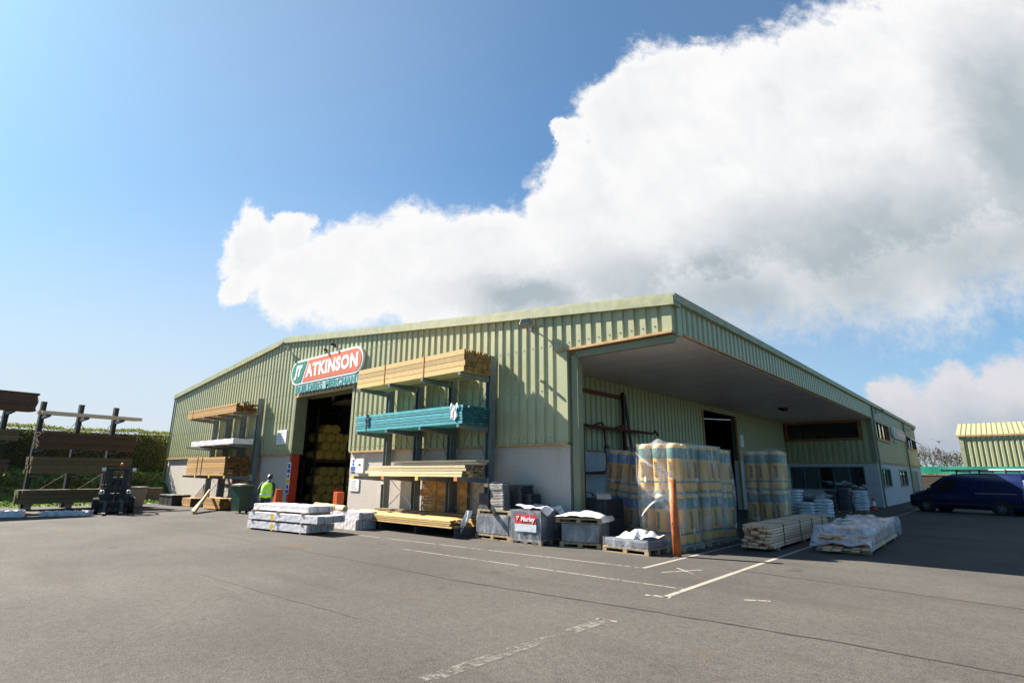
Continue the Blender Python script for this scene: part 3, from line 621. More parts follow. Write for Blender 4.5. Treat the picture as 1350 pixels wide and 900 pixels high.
def rack(label, loc, rz, n, pitch, H, depth, levels, caps=(), base=.30, plates=True, sm='steel'):
    """uprights along local x, arms reach to local -y"""
    t = thing('cantilever_rack', label, 'storage rack', loc, rz)
    for i in range(n):
        x = i*pitch; b = MB(); b.box(x-.11, x-.085, -.14, .14, .02, H); b.box(x+.085, x+.11, -.14, .14, .02, H); b.box(x-.085, x+.085, -.02, .02, .02, H); u = obj('upright', b, sm, t)
        if plates and i in (0, n-1) and loc[0] > -45:
            q = MB(); q.box(x-.09, x+.09, -.15, -.142, 1.55, 1.85); obj('load_plate', q, 'white', u)
        b = MB(); b.box(x-.09, x+.09, -depth, -.142, 0, .035); b.box(x-.09, x+.09, -depth, -.142, base-.035, base); b.box(x-.02, x+.02, -depth+.01, -.142, .035, base-.035); obj('base_beam', b, 'steel_dark', t)
        for j, z in enumerate(levels):
            b = MB(); b.prism([(-.142, z-.20), (-.142, z), (-depth, z), (-depth, z-.10)], 'x', x-.065, x+.065); a = obj('arm', b, sm, t)
            if (j, i) in caps:
                q = MB(); q.box(x-.08, x+.08, -depth-.03, -depth-.002, z-.12, z+.02); obj('end_cap', q, caps[(j, i)], a)
    for i in range(n-1):
        x = i*pitch
        for z0, z1 in ((.6, levels[0]), (levels[0]+.4, levels[-1]-.2)):
            b = MB(); b.tube((x+.09, .05, z0), (x+pitch-.09, .05, z1), .014, n=6); b.tube((x+.09, .06, z1), (x+pitch-.09, .06, z0), .014, n=6); obj('brace', b, sm, t)
        b = MB(); b.bar((x+.11, .05, levels[0]+.25), (x+pitch-.11, .05, levels[0]+.25), .06); obj('cross_rail', b, sm, t)
    return t
rack('tall grey cantilever rack against the facade just right of the doorway', (-19.45, 13.95, 0), 0, 4, 2.0, 6.15, 1.56, (1.87, 3.60, 5.36), {(0, 0): 'yellow', (0, 2): 'yellow', (0, 1): 'strap', (0, 3): 'strap'})
bundle('pale yellow strapped timber stack on the top arms of the right facade rack', (-19.68, 12.40, 5.37), 6.5, 1.35, .80, 'wood_y', .10, .195, 0, (.29, .66), jit=.06)
t = bundle('teal painted timber stack on the middle arms of the right facade rack', (-19.58, 12.40, 3.61), 6.35, 1.35, .64, 'teal', .15, .105, 0, (.12,), 'bstrap', jit=.06)
b = MB(); b.grid(lambda u, v: (5.75+.35*u+.03*sin(9*v), -.015-.02*abs(sin(7*u+3*v)), .66-.5*v+.05*sin(8*u)), 8, 6); obj('torn_wrapper', b, 'bag_w', t)
b = MB(); b.grid(lambda u, v: (.75+.22*u+.02*sin(8*v), -.015-.02*abs(sin(9*u+3*v)), .62-.5*v*(1-.6*abs(u-.5))), 6, 6); obj('torn_wrapper', b, 'bag_d', t)
bundle('cream boards laid loose on the lowest arms of the right facade rack', (-19.15, 12.70, 1.88), 5.85, 1.1, .40, 'wood_p', .2, .10, 0, jit=.35, skip=.06)
bundle('few longer greenish boards lying on top of the cream boards', (-17.9, 13.0, 2.29), 4.9, .5, .16, 'wood_g', .17, .08, 0, jit=.25)
bundle('long pale yellow planks spread over the base beams of the right facade rack', (-20.2, 12.15, .305), 6.9, 1.5, .26, 'wood_y', .19, .062, 0, jit=.3, skip=.06)
bundle('grey-green plank at the back of the base planks', (-19.2, 13.3, .57), 7.0, .35, .09, 'wood_o', .17, .08, 0, jit=.3)
# woven fence panels standing behind the rack
def fence_panel(x, wd, label):
    t = thing('fence_panel', label, 'fence panel', (x, 14.10, .04)); b = MB()
    n = 16
    for i in range(n):
        z = .08+i*1.62/n; b.box(.05, wd-.05, -.02+.02*(i % 2), .0+.02*(i % 2), z, z+.095)
    obj('slats', b, 'wood_b', t); b = MB()
    for xx in ([0, wd*.45, wd-.05] if wd > 1 else [0, wd-.05]): b.box(xx, xx+.05, -.04, -.021, 0, 1.75)
    b.box(0, wd, -.02, .04, 0, .05); b.box(0, wd, -.02, .04, 1.71, 1.76); obj('frame', b, 'wood_b', t)
fence_panel(-17.2, 1.75, 'wide brown slatted fence panel standing against the wall behind the right facade rack')
fence_panel(-15.15, .5, 'narrow brown slatted panel standing right of the wide fence panel')

rack('grey cantilever rack against the facade on the left of the doorway', (-38.55, 13.95, 0), 0, 4, 2.15, 6.2, 1.56, (1.78, 3.52, 5.28), {(0, 0): 'yellow', (0, 1): 'yellow', (0, 2): 'yellow', (0, 3): 'yellow'})
bundle('brown planks with orange strap on the top arms of the left facade rack', (-39.3, 12.42, 5.29), 7.6, 1.3, .55, 'wood_b', .2, .1, 0, (.12,), jit=.12, skip=.05)
def wrapped(label, loc, L, Wd, H, m_='white_wrap', rz=0, ends=None, name='wrapped_package', amp=.012, group=None, marks=(), cat='package'):
    t = thing(name, label, cat, loc, rz, group); ph = random.uniform(0, 9)
    b = MB(); nu = 26
    ring = [(0, 0), (0, H*.5), (0, H), (Wd*.33, H), (Wd*.66, H), (Wd, H), (Wd, H*.5), (Wd, 0), (Wd*.5, 0)]
    vs = []
    for i in range(nu+1):
        x = L*i/nu
        for j, (y, z) in enumerate(ring):
            k = amp*(sin(i*1.3+j*2.1+ph)+.6*sin(i*2.9+j+ph)); vs.append((x+(0 if 0 < i < nu else k*.3), y+(k*.35 if y in (0, Wd) else 0), max(0, z+(k*.7 if z >= H else 0))))
    nr = len(ring); fs = [(i*nr+j, i*nr+(j+1) % nr, (i+1)*nr+(j+1) % nr, (i+1)*nr+j) for i in range(nu) for j in range(nr)]+[list(range(nr))[::-1], list(range(nu*nr, nu*nr+nr))]
    b.add(vs, fs); obj('wrapping', b, m_, t)
    if ends:
        b = MB(); n = ends
        for i in range(n):
            y = .03+(Wd-.06)*i/n; b.box(L+.012, L+.03+random.uniform(0, .05), y, y+(Wd-.06)/n-.02, .02, H-.03)
        obj('board_ends', b, 'glue', t)
    for (x, z) in marks:
        b = MB(); b.add([(x, -.045, z), (x+.13, -.045, z-.10), (x+.26, -.045, z), (x+.13, -.045, z+.10)], [(0, 1, 2, 3)]); b.add([(x+.07, -.045, z-.15), (x+.2, -.045, z-.15), (x+.2, -.045, z-.09), (x+.07, -.045, z-.09)], [(0, 1, 2, 3)]); obj('yellow_mark', b, 'yellow', t)
    return t
wrapped('white plastic wrapped package on the middle arms of the left facade rack', (-38.2, 12.5, 3.53), 6.4, 1.1, .30)
bundle('thick brown timber bundle with black straps on the lowest arms of the left rack', (-38.2, 12.42, 1.79), 5.9, 1.4, 1.12, 'wood_b', .19, .15, 0, (.3, .42), 'bstrap', jit=.12)
bundle('short cut brown bundle on the ground at the left end of the left facade rack', (-37.5, 12.2, .02), 1.5, .9, .55, 'wood_b', .2, .16, 0, jit=.06)
bundle('short brown offcut bundle on the ground under the middle of the left facade rack', (-33.9, 12.1, .06), 2.5, 1.0, .66, 'wood_b', .24, .19, 0, jit=.2)
t = thing('loose_plank', 'pale plank tipped down from the ground bundles to the asphalt', 'plank', (-29.8, 10.3, 0)); b = MB(); b.bar((0, 0, .03), (-3.2, 1.75, .95), .24, .05); obj('board', b, 'wood_p', t)
t = thing('loose_plank', 'white plastic coated board lying against the tipped pale plank', 'plank', (-30.2, 10.35, 0)); b = MB(); b.bar((0, 0, .03), (-2.2, 1.3, .60), .3, .03); obj('board', b, 'white_wrap', t)
t = thing('plastic_crate', 'black plastic crate on the ground at the building corner', 'crate', (-39.3, 12.3, 0)); b = MB()
for x0, x1 in ((-1.0, -.2), (-.15, .65), (.7, 1.4)): b.box(x0, x1, -.5, .5, 0, .62, .03); b.box(x0-.03, x1+.03, -.53, .53, .54, .6)
obj('tub', b, 'black', t)
t = thing('sheet_offcut', 'brown triangular sheet offcut propped behind the black crate', 'offcut', (-38.1, 13.3, .45)); b = MB(); b.prism([(-.7, 0), (.75, 0), (.15, .85)], 'y', 0, .02, Matrix.Rotation(R(-15), 4, 'X')); obj('sheet', b, 'wood_d', t)
# hedge side racks (run along y), shade put into darker steel and timber
a3 = R(90)+math.atan2(.12, .99)
dv3 = Vector((-sin(a3-R(90)), cos(a3-R(90)), 0)); nv3 = Vector((dv3.y, -dv3.x, 0))          # length direction, front normal (towards the yard)
def on3(s, f=0, z=0): p = Vector((-39.6, 5.2, 0))+dv3*s+nv3*f; return (p.x, p.y, z)
rack('freestanding grey cantilever rack of dark timber beside the hedge behind the forklift', on3(0), a3, 3, 1.75, 5.75, 1.35, (1.85, 3.15, 4.95), {}, .30, False, 'steel_dark')
bundle('two long pale beams on the top arms of the hedge rack', on3(-.5, 1.3, 4.96), 5.0, .5, .22, 'wood_g', .25, .2, a3, jit=.2)
bundle('dark brown planks on the second arms of the hedge rack', on3(-.2, 1.3, 3.16), 4.6, 1.1, .95, 'wood_d', .2, .09, a3, jit=.1)
bundle('olive brown beams on the third arms of the hedge rack behind the forklift', on3(-.35, 1.3, 1.86), 4.7, 1.1, .90, 'wood_o', .2, .22, a3, jit=.1)
bundle('olive brown sleepers on the base of the hedge rack', on3(-.6, 1.35, .305), 4.7, 1.1, .72, 'wood_o', .24, .24, a3, jit=.15)
rack('shade darkened cantilever rack at the left edge of the photo beside the hedge', on3(-5.0), a3, 3, 1.75, 5.6, 1.35, (2.0, 3.5, 5.05), {}, .30, False, 'steel_dark')
bundle('big dark timber bundle on the top arms of the far left rack', on3(-5.9, 1.45, 5.06), 5.3, 1.2, 1.0, 'wood_d', .22, .12, a3, jit=.1)
bundle('olive timber bundle on the middle arms of the far left rack', on3(-5.9, 1.3, 3.51), 4.9, 1.1, .55, 'wood_o', .22, .14, a3, jit=.1)
bundle('dark timber bundle on the low arms of the far left rack', on3(-5.9, 1.3, 2.01), 4.7, 1.1, .6, 'wood_d', .22, .14, a3, jit=.1)
wrapped('clear wrapped grey bundle on the ground at the far left edge', (-33.6, 2.6, 0), 1.9, .45, .26, 'bag_w', R(66), amp=.03)
wrapped('crumpled white and blue plastic wrapped bundle on the ground before the hedge rack', (-32.7, 4.9, 0), 1.9, .6, .20, 'film_d', R(66), amp=.05)
wrapped('crumpled white sheeting lying inside the clear film by the hedge rack', (-32.8, 5.0, .0), 1.7, .45, .16, 'bag_w', R(66), amp=.05)

# ------------------------------------------------------------------ white wrapped board packs in the yard
wz = R(7.5); wd_ = Vector((cos(wz), sin(wz), 0)); wn_ = Vector((-sin(wz), cos(wz), 0)); W0 = Vector((-20.85, 9.05, 0))
def onw(a, b, z): p = W0+wd_*a+wn_*b; return (p.x, p.y, z)
def bearers(base, zs, xs, Wd): 
    for z in zs:
        for x in xs:
            p = onw(x, -.02, z); b = MB(); b.box(-.04, .04, 0, Wd, 0, .065); solo('timber_bearer', b, 'pallet', 'short wooden bearer under a white wrapped board pack', 'bearer', p, wz, 'bearers under the white board packs')
bearers(0, (0, .305, .61), (.25, 1.75, 3.15), 1.12)
wrapped('bottom pack of three white plastic wrapped board packs, slats showing at its end', onw(0, 0, .066), 3.45, 1.1, .236, rz=wz, ends=8, amp=.008, marks=((1.45, .12),))
wrapped('middle pack of three white wrapped board packs, sticking out furthest right', onw(.02, 0, .372), 3.95, 1.1, .234, rz=wz, ends=9, amp=.008, marks=((1.4, .14),))
wrapped('top pack of three white wrapped board packs in front of the doorway', onw(.05, .15, .677), 3.2, 1.0, .20, rz=wz, ends=6, amp=.008)
wrapped('shorter white board pack lying on a lower pack behind the three packs', (-20.1, 11.4, .36), 2.5, .8, .25, rz=R(4), ends=7, amp=.012)
wrapped('lower white board pack on the ground behind the three packs', (-20.15, 11.35, .0), 2.45, .9, .34, rz=R(4), ends=7, amp=.012)
t = thing('timber_roll', 'tan cardboard tube lying on the rear white board packs', 'tube', (-20.9, 11.7, .73), R(-4)); b = MB(); b.tube((0, 0, 0), (1.75, 0, -.02), .11, n=14); obj('tube', b, 'wood_b', t); b = MB(); b.tube((.9, 0, -.01), (2.35, .05, -.04), .115, n=14); obj('paper_sleeve', b, 'wood_p', t)

# ------------------------------------------------------------------ orange bollards
def bollard(loc, label):
    t = thing('bollard', label, 'bollard', loc, 0, 'square orange bollards at the doorway'); b = MB(); b.box(-.16, .16, -.16, .16, 0, 1.2, .015); obj('post', b, 'orange', t); b = MB(); b.box(-.22, .22, -.22, .22, 0, .02); obj('base_plate', b, 'steel_dark', t); return t
b1 = bollard((-26.9, 13.0, 0), 'square orange bollard beside the person in the hi-vis vest')
dup(b1, (-26.3, 15.9, 0), 0, 'shaded orange bollard inside the dark doorway by the red jamb'); dup(b1, (-21.4, 13.0, 0), 0, 'sunlit orange bollard at the right side of the doorway')

# ------------------------------------------------------------------ inside the hall
def shelf_unit(loc, L, label):
    t = thing('storage_rack', label, 'storage rack', loc); 
    for x in (0, L/2, L):
        b = MB(); b.box(x-.05, x+.05, -.05, .05, 0, 5.8); b.box(x-.05, x+.05, 1.25, 1.35, 0, 5.8); obj('upright', b, 'steel_dark', t)
    for z in (.15, 2.75):
        b = MB(); b.box(-.05, L+.05, -.06, 1.36, z-.12, z); obj('shelf', b, 'wood_d' if z > 1 else 'steel_dark', t)
    return t
su = shelf_unit((-31.35, 17.2, 0), 4.4, 'dark storage rack holding yellow rolls inside the doorway'); su.rotation_euler = (0, 0, R(90))
rr = MB(); n_ = 22; rr.lathe([(0.0, .02), (.20, .0), (.27, .03), (.30, .08), (.30, 1.12), (.26, 1.2), (0, 1.2)], n_)
roll_me = rr.mesh('wool_roll', True)
def wool(y, z, lab):
    o = obj('insulation_roll', roll_me, 'rollwool'); o.location = (-31.4+random.uniform(-.12, .12), y, z); o.rotation_euler = (0, R(-90), random.uniform(-.06, .06)); sc = random.uniform(.93, 1.03); o.scale = (sc, sc, 1); return setp(o, label=lab, category='insulation roll', group='yellow rolls stacked inside the doorway')
for base, rows, nm in ((.17, (6, 6, 5, 4), 'lower'), (2.77, (6, 5, 4, 2), 'upper')):
    for r_, k in enumerate(rows):
        for i in range(k): wool(17.65+.62*i+.31*(r_ % 2)+random.uniform(-.03, .03), base+.3+.535*r_, 'yellow round insulation roll stacked on the %s shelf inside the doorway' % nm)
shelf_unit((-34.6, 20.0, 0), 2.6, 'dark empty storage rack deeper inside the doorway left of the rolls')
t = thing('strip_light', 'pale fluorescent strip light hanging inside the doorway', 'light', (-31.2, 18.0, 6.55), R(-30)); b = MB(); b.box(-1.1, 1.1, -.1, .1, 0, .1, .02); obj('housing', b, 'white', t); b = MB(); b.box(-1.0, 1.0, -.015, .015, .1, 1.9); obj('hanger', b, 'steel_dark', t)
t = thing('ceiling_heater', 'beige flat heater panel hanging inside the doorway', 'heater', (-29.6, 18.2, 6.1), R(-10)); b = MB(); b.box(-1.1, 1.1, -.7, .7, 0, .12, .02); obj('panel', b, 'stone_c', t); b = MB(); b.box(-.02, .02, -.02, .02, .12, 2.4); obj('hanger', b, 'steel_dark', t)

# ------------------------------------------------------------------ pallets of tiles and blocks
def pallet_part(t, Wd, Dp, z=0, h=.14):
    b = MB(); n = 7
    for i in range(n): x = Wd*i/n; b.box(x+.005, x+Wd/n-.02, 0, Dp, z+h-.022, z+h)
    for y in (0, Dp/2-.05, Dp-.1): b.box(0, Wd, y, y+.1, z+h-.044, z+h-.023)
    for y in (0, Dp/2-.05, Dp-.1):
        for x in (0, Wd/2-.06, Wd-.12): b.box(x, x+.12, y, y+.1, z+.018, z+h-.045)
        b.box(0, Wd, y, y+.1, z, z+.017)
    return obj('pallet', b, 'pallet', t)
def tile_stack(label, loc, wd, dp, n, th, m_, rz=0, lean=.02, tilt=0):
    t = thing('tile_stack', label, 'roof tiles', loc, rz); b = MB(); x = 0
    for i in range(n):
        x += random.uniform(-lean, lean); k = random.uniform(-.012, .012)
        mt = Matrix.Translation((x, k, i*th+.006)) @ Matrix.Rotation(random.uniform(-.02, .02), 4, 'Z')
        b.prism([(0, 0), (wd*.12, th*.75), (wd*.3, th*.55), (wd*.7, th*.55), (wd*.86, th*.9), (wd, th*.2), (wd*.9, 0)], 'y', 0, dp, mt)
    obj('tiles', b, m_, t); return t
def drape(nu, nv, fn): b = MB(); b.grid(fn, nu, nv); return b
# P1
t = thing('tile_pallet', 'pallet of grey film wrapped tiles with more roof tiles stacked on top', 'pallet', (-13.05, 12.92, 0)); pallet_part(t, 1.5, 1.15)
b = MB(); b.box(.04, 1.42, .03, 1.1, .14, .72, .03); obj('tile_load', b, 'greyload', t)
b = MB(); b.box(.025, 1.435, .015, 1.115, .15, .735, .035); obj('stretch_film', b, 'film_p', t)
t = thing('loose_pallet', 'empty wooden pallet lying on the grey wrapped tiles under tile stacks', 'pallet', (-13.0, 12.95, .74)); pallet_part(t, 1.45, 1.1)
tile_stack('tall stack of pale grey roof tiles at the front of the topmost pallet', (-12.45, 12.98, .885), .58, .34, 17, .047, 'tile_l')
tile_stack('short pale tile stack sitting highest at the back left of the tile pallet', (-12.85, 13.45, 1.49), .58, .34, 5, .05, 'tile_l')
tile_stack('dark tiles standing under the highest pale tile stack', (-12.95, 13.4, .885), .75, .5, 11, .052, 'slate')
tile_stack('dark tile stack at the back right of the tile pallet', (-12.1, 13.42, .885), .62, .6, 16, .048, 'slate')
tile_stack('lower dark tile stack at the right edge of the tile pallet', (-11.75, 13.6, .885), .5, .5, 10, .05, 'slate')
t = thing('stacked_slates', 'dark slates standing on edge at the front left of the tile pallet', 'roof tiles', (-12.97, 12.99, .885)); b = MB()
for i in range(8): b.box(.055*i, .055*i+.042, 0, .35, 0, .50+random.uniform(-.01, .01))
obj('slates', b, 'slate', t)
t = thing('plastic_sheet', 'white plastic sheet hanging off the left side of the tile pallet', 'plastic', (-13.12, 12.70, .05), R(12)); b = drape(6, 10, lambda u, v: (-.05-.5*(1-v)**1.3+.22*u+.02*sin(9*u+6*v), -.03*sin(7*u+4*v)-.1*v, .80*v)); o = obj('sheet', b, 'white_wrap', t, True)
# P2 red label
t = thing('block_pallet', 'grey film wrapped pallet with a red Marley label and white plastic heaped on top', 'pallet', (-11.37, 12.72, 0), R(3)); pallet_part(t, 1.15, 1.15)
b = MB(); b.box(.02, 1.13, .02, 1.13, .14, .95, .03); obj('block_load', b, 'greyload', t)
b = MB(); b.grid(lambda u, v: (-.005+1.165*u, -.005-.02*abs(sin(11*u+4*v)), .10+.87*v-.07*abs(sin(3.1*pi*u))*(1-v)), 22, 14); b.grid(lambda u, v: (1.16+.02*abs(sin(9*u+5*v)), 1.15*u, .12+.85*v-.05*abs(sin(3.1*pi*u))*(1-v)), 22, 12); obj('stretch_film', b, 'film_p', t, True)
b = MB(); b.box(.22, 1.0, -.045, -.035, .58, .83); lb = obj('label_panel', b, 'red', t)
mb = text_mb('Marley', .185, .004, .005, .15); obj('lettering', moved(mb, (.44, -.05, .65)), 'white', lb); b = MB(); b.bar((.30, -.05, .66), (.37, -.05, .77), .02, .006); b.bar((.28, -.05, .77), (.385, -.05, .775), .02, .006); b.bar((.285, -.05, .72), (.31, -.05, .77), .018, .006); obj('emblem', b, 'white', lb)
b = MB(); b.box(.22, 1.0, -.043, -.036, .36, .57); obj('label_panel', b, 'bag_w', t, label='pale lower half of the label')
b = drape(20, 14, lambda u, v: (.15+1.1*u, .0+1.1*v, .97+.09*abs(sin(4*u+1.2)*sin(3.4*v+.8))+.015*sin(13*u+9*v)+.04*(1-u)+.008*sin(31*u-17*v)+(-.25*max(0, u-.85)/.15*(.5+.5*sin(9*v))))); obj('loose_plastic', b, 'white_wrap', t, True)
# P3
t = thing('block_pallet', 'grey wrapped block pallet with a second pallet and plastic sheet on top', 'pallet', (-9.75, 13.02, 0), R(16)); pallet_part(t, 1.2, 1.1)
b = MB(); b.box(.06, 1.14, .03, 1.07, .14, .64, .03); obj('block_load', b, 'greyload', t); b = MB(); b.box(.045, 1.155, .015, 1.085, .15, .652, .035); obj('stretch_film', b, 'film', t)
t = thing('loose_pallet', 'reddish wooden pallet capped with crumpled clear plastic on the grey block pallet', 'pallet', (-9.85, 12.98, .66), R(16)); pallet_part(t, 1.35, 1.2)
b = drape(22, 14, lambda u, v: (-.06+1.46*u, -.05+1.25*v, .15+.19*max(0, sin(pi*u)*sin(pi*min(1, v+.1)))*(.88+.12*sin(7*u+5*v))+.008*sin(19*u+8*v)+.006*sin(41*u-23*v)-(.12 if u > .97 else 0))); obj('loose_plastic', b, 'white_wrap', t, True)
t = thing('slate_pallet', 'pallet of dark ribbed slates on edge behind the plastic capped pallet', 'pallet', (-10.75, 14.85, 0)); pallet_part(t, 1.45, 1.1)
b = MB()
for j, z in enumerate((.14, .70)):
    for i in range(26): b.box(.02+i*.054, .02+i*.054+.038, .03, 1.05, z, z+.545+random.uniform(-.006, .006))
obj('slates', b, 'slate', t)
def ridge_tile(label, loc, rz, m_='tile_l'):
    t = thing('ridge_tile', label, 'ridge tile', loc, rz); b = MB(); n = 12; o_, i_ = .22, .185
    pts = [(o_*cos(pi*k/n), .8*o_*sin(pi*k/n)) for k in range(n+1)]+[(i_*cos(pi*k/n), .8*i_*sin(pi*k/n)) for k in range(n, -1, -1)]
    b.prism(pts, 'y', 0, .45); obj('tile', b, m_, t)
ridge_tile('curved grey ridge tile lying on top of the dark ribbed slates', (-9.75, 14.9, 1.25), R(-40))
for k, (x, z, l) in enumerate(((-10.9, 1.26, 'left dark ridge tile in the shade behind the ribbed slates'), (-10.4, 1.26, 'right dark ridge tile in the shade behind the ribbed slates'))): ridge_tile(l, (x+.1, 15.35, z), R(15+25*k), 'slate')
# P5
t = thing('bag_pallet', 'low pallet of white and grey paper bags in front of the insulation stacks', 'pallet', (-8.45, 13.2, 0), R(-3)); pallet_part(t, 1.4, 1.05)
b = MB(); b.box(.05, 1.37, .02, 1.03, .145, .36, .06); obj('bag_layer', b, 'greyload', t); b = MB()
b = MB(); b.grid(lambda u, v: (.03+1.37*u, .0-.01-.012*abs(sin(17*u+5*v)), .13+.25*v), 24, 5); b.grid(lambda u, v: (1.385+.012*abs(sin(13*u)), 1.05*u, .13+.25*v), 18, 5); obj('stretch_film', b, 'film_p', t, True)
b = drape(16, 10, lambda u, v: (.28+.95*u+.02*sin(9*v), .2+.75*v, .36+.20*max(0, min(1, 4*u, 4*(1-u))*min(1, 5*v, 5*(1-v)))*(.75+.25*sin(6*u+7*v)))); obj('paper_bag', b, 'bag_w', t, True)
b = drape(14, 8, lambda u, v: (.75+.6*u, .05+.9*v, .37+.2*abs(sin(4.5*u+3*v))*(1-u*.6))); obj('torn_wrapper', b, 'bag_w', t, True)
# bollard post
t = thing('guard_post', 'leaning worn orange steel post with white tape in front of the insulation', 'post', (-6.53, 13.64, 0)); b = MB(); b.tube((0, 0, 0), (-.02, -.0, 1.88), .10, .095, n=16); obj('post', b, 'rust_orange', t, True)
b = drape(14, 2, lambda u, v: (-.03-.95*u, -.12-.12*sin(pi*u), 1.95+.62*u+.10*v*(1.2-u)-.05*sin(pi*u))); obj('tape', b, 'film_d', t, True)
b = drape(14, 2, lambda u, v: (-.13-.75*u, -.12-.12*sin(pi*u), 1.42-.48*u**1.6-.02+.09*v*(1-.8*u))); obj('tape', b, 'white_wrap', t, True)

# ------------------------------------------------------------------ insulation stacks
ROLL_R, ROLL_H = .215, 1.36
pr_ = [(0, 0), (.17, .0), (.205, .04), (.215, .12), (.211, .33), (.215, .6), (.212, .9), (.215, 1.22), (.19, 1.32), (.14, 1.36), (0, 1.345)]
bag_me = {k: MB().lathe(pr_, 20).mesh('roll_bag', True) for k in ('roll_g', 'roll_b')}
_t = text_mb('AVANT', .135, .002, .007); _t.v = [(-(p[2])+.045, -.2185+.9*(abs(p[2]-.045)**2), p[0]+.42) for p in _t.v]; text_me = _t.mesh('lettering')
_b = MB(); _b.box(.06, .13, -.216, -.211, .30, .44); lab_me = _b.mesh('bag_label')
def insulation(label, loc, rz, nx, ny, m_, hang=False, tilt=0, cap=True):
    t = thing('insulation_stack', label, 'insulation pallet', loc, rz, 'film wrapped insulation stacks under the canopy'); t.rotation_euler = (0, tilt, rz)
    Wd, Dp = nx*.43+.04, ny*.43+.04; pallet_part(t, Wd, Dp, 0, .13)
    for k in range(2):
        for i in range(nx):
            for j in range(ny):
                if 0 < i < nx-1 and 0 < j < ny-1: continue
                o = obj('insulation_roll', bag_me[m_], m_, t, loc=(.235+.43*i, .235+.43*j, .135+1.36*k))
                az = 0 if j == 0 else R(90)
                if j == 0 or i == nx-1:
                    o.rotation_euler = (0, 0, az+random.uniform(-.3, .3)); obj('lettering', text_me, 'ink', o)
                    if random.random() < .5: obj('bag_label', lab_me, 'bag_w', o)
    b = MB(); ph = random.uniform(0, 6); H = 2.86
    def side(u, v):
        s = u*4; k = int(s) % 4; f = s-int(s); w0, d0 = Wd+.05, Dp+.05
        e = .022*sin(17*u+7*v+ph)+.012*sin(41*u-9*v)+.02*(v > .96)
        c_ = .20
        p = {0: (f*w0, 0), 1: (w0, f*d0), 2: (w0-f*w0, d0), 3: (0, d0-f*d0)}[k]
        cx, cy = w0/2, d0/2; x, y = p[0]-cx, p[1]-cy
        ax, ay = cx-c_, cy-c_; qx, qy = max(-ax, min(ax, x)), max(-ay, min(ay, y)); dx, dy = x-qx, y-qy; dl = math.hypot(dx, dy) or 1
        rr_ = c_+e if (dx or dy) else 0; x, y = qx+dx/dl*rr_, qy+dy/dl*rr_
        return (cx+x-.025, cy+y-.025, .02+(H-.02)*v)
    b.grid(side, 64, 16)
    if cap: b.grid(lambda u, v: (.06+(Wd-.12)*u, .06+(Dp-.12)*v, H-.03+.22*sin(pi*u)*sin(pi*v)*(.6+.4*sin(5*u+4*v+ph))+.03*sin(15*u+11*v+ph)), 14, 14)
    obj('stretch_film', b, 'film', t, True); return t
insulation('front sunlit insulation stack in clear film behind the orange post', (-8.02, 14.42, 0), 0, 3, 3, 'roll_g')
insulation('second film wrapped insulation stack right behind the front one', (-8.0, 16.1, 0), R(-2), 3, 3, 'roll_g')
insulation('third slightly lower insulation stack showing only its edge behind the second', (-8.05, 17.62, -.06), R(-3), 3, 2, 'roll_g')
insulation('dark rearmost insulation stack beside the white bags under the canopy', (-7.25, 20.9, 0), R(6), 3, 3, 'roll_g')
insulation('blue banded insulation stack leaning in the shade at the left of the group', (-10.45, 16.2, 0), R(4), 3, 3, 'roll_b', tilt=R(6))

# ------------------------------------------------------------------ timber packs on the ground
t = bundle('long pale sawn timber pack with dark straps on the ground before the canopy', (-5.0, 15.9, 0), 6.8, .78, .66, 'wood_s', .155, .075, R(90), (.2, .45, .65, .85), 'bstrap', jit=.45, bearers=.08)
t = thing('timber_bundle', 'wide boarded pack draped in torn clear plastic right of the timber pack', 'timber', (-2.95, 16.9, 0), R(91)); 
b = boards(.0, 6.0, 0, 1.3, .07, .20, .21, .05, .5, skip=.15); obj('boards', b, 'wood_s', t); b = boards(.35, 6.2, .05, 1.28, .21, .44, .2, .05, .3); obj('boards', b, 'wood_s', t); b = boards(.9, 6.0, .15, 1.1, .45, .60, .2, .05, .25); obj('boards', b, 'wood_s', t)
for s in (.6, 3, 5.4):
    b = MB(); b.box(s-.05, s+.05, 0, 1.3, 0, .066); obj('bearer', b, 'pallet', t)
def dr(u, v):
    x = .15+6.15*u; a = v*2-1; y = .65+.72*max(-1, min(1, a*1.35)); top = .62 if x > .85 else .47
    z = top-(max(0, abs(a)-.72)*1.45) + .05*sin(9*u*2+5*v)+.035*sin(31*u+13*v)+.02*sin(57*u-21*v)
    if u < .1: z -= (.1-u)*2.5
    return (x+.03*sin(13*v), y+.03*sin(23*u), max(.09, z))
b = drape(60, 26, dr); obj('plastic_wrap', b, 'film_d', t, True)
b = MB(); b.box(2.2, 2.9, .75, 1.05, .685, .70); obj('label_panel', b, 'fabric_g', t)

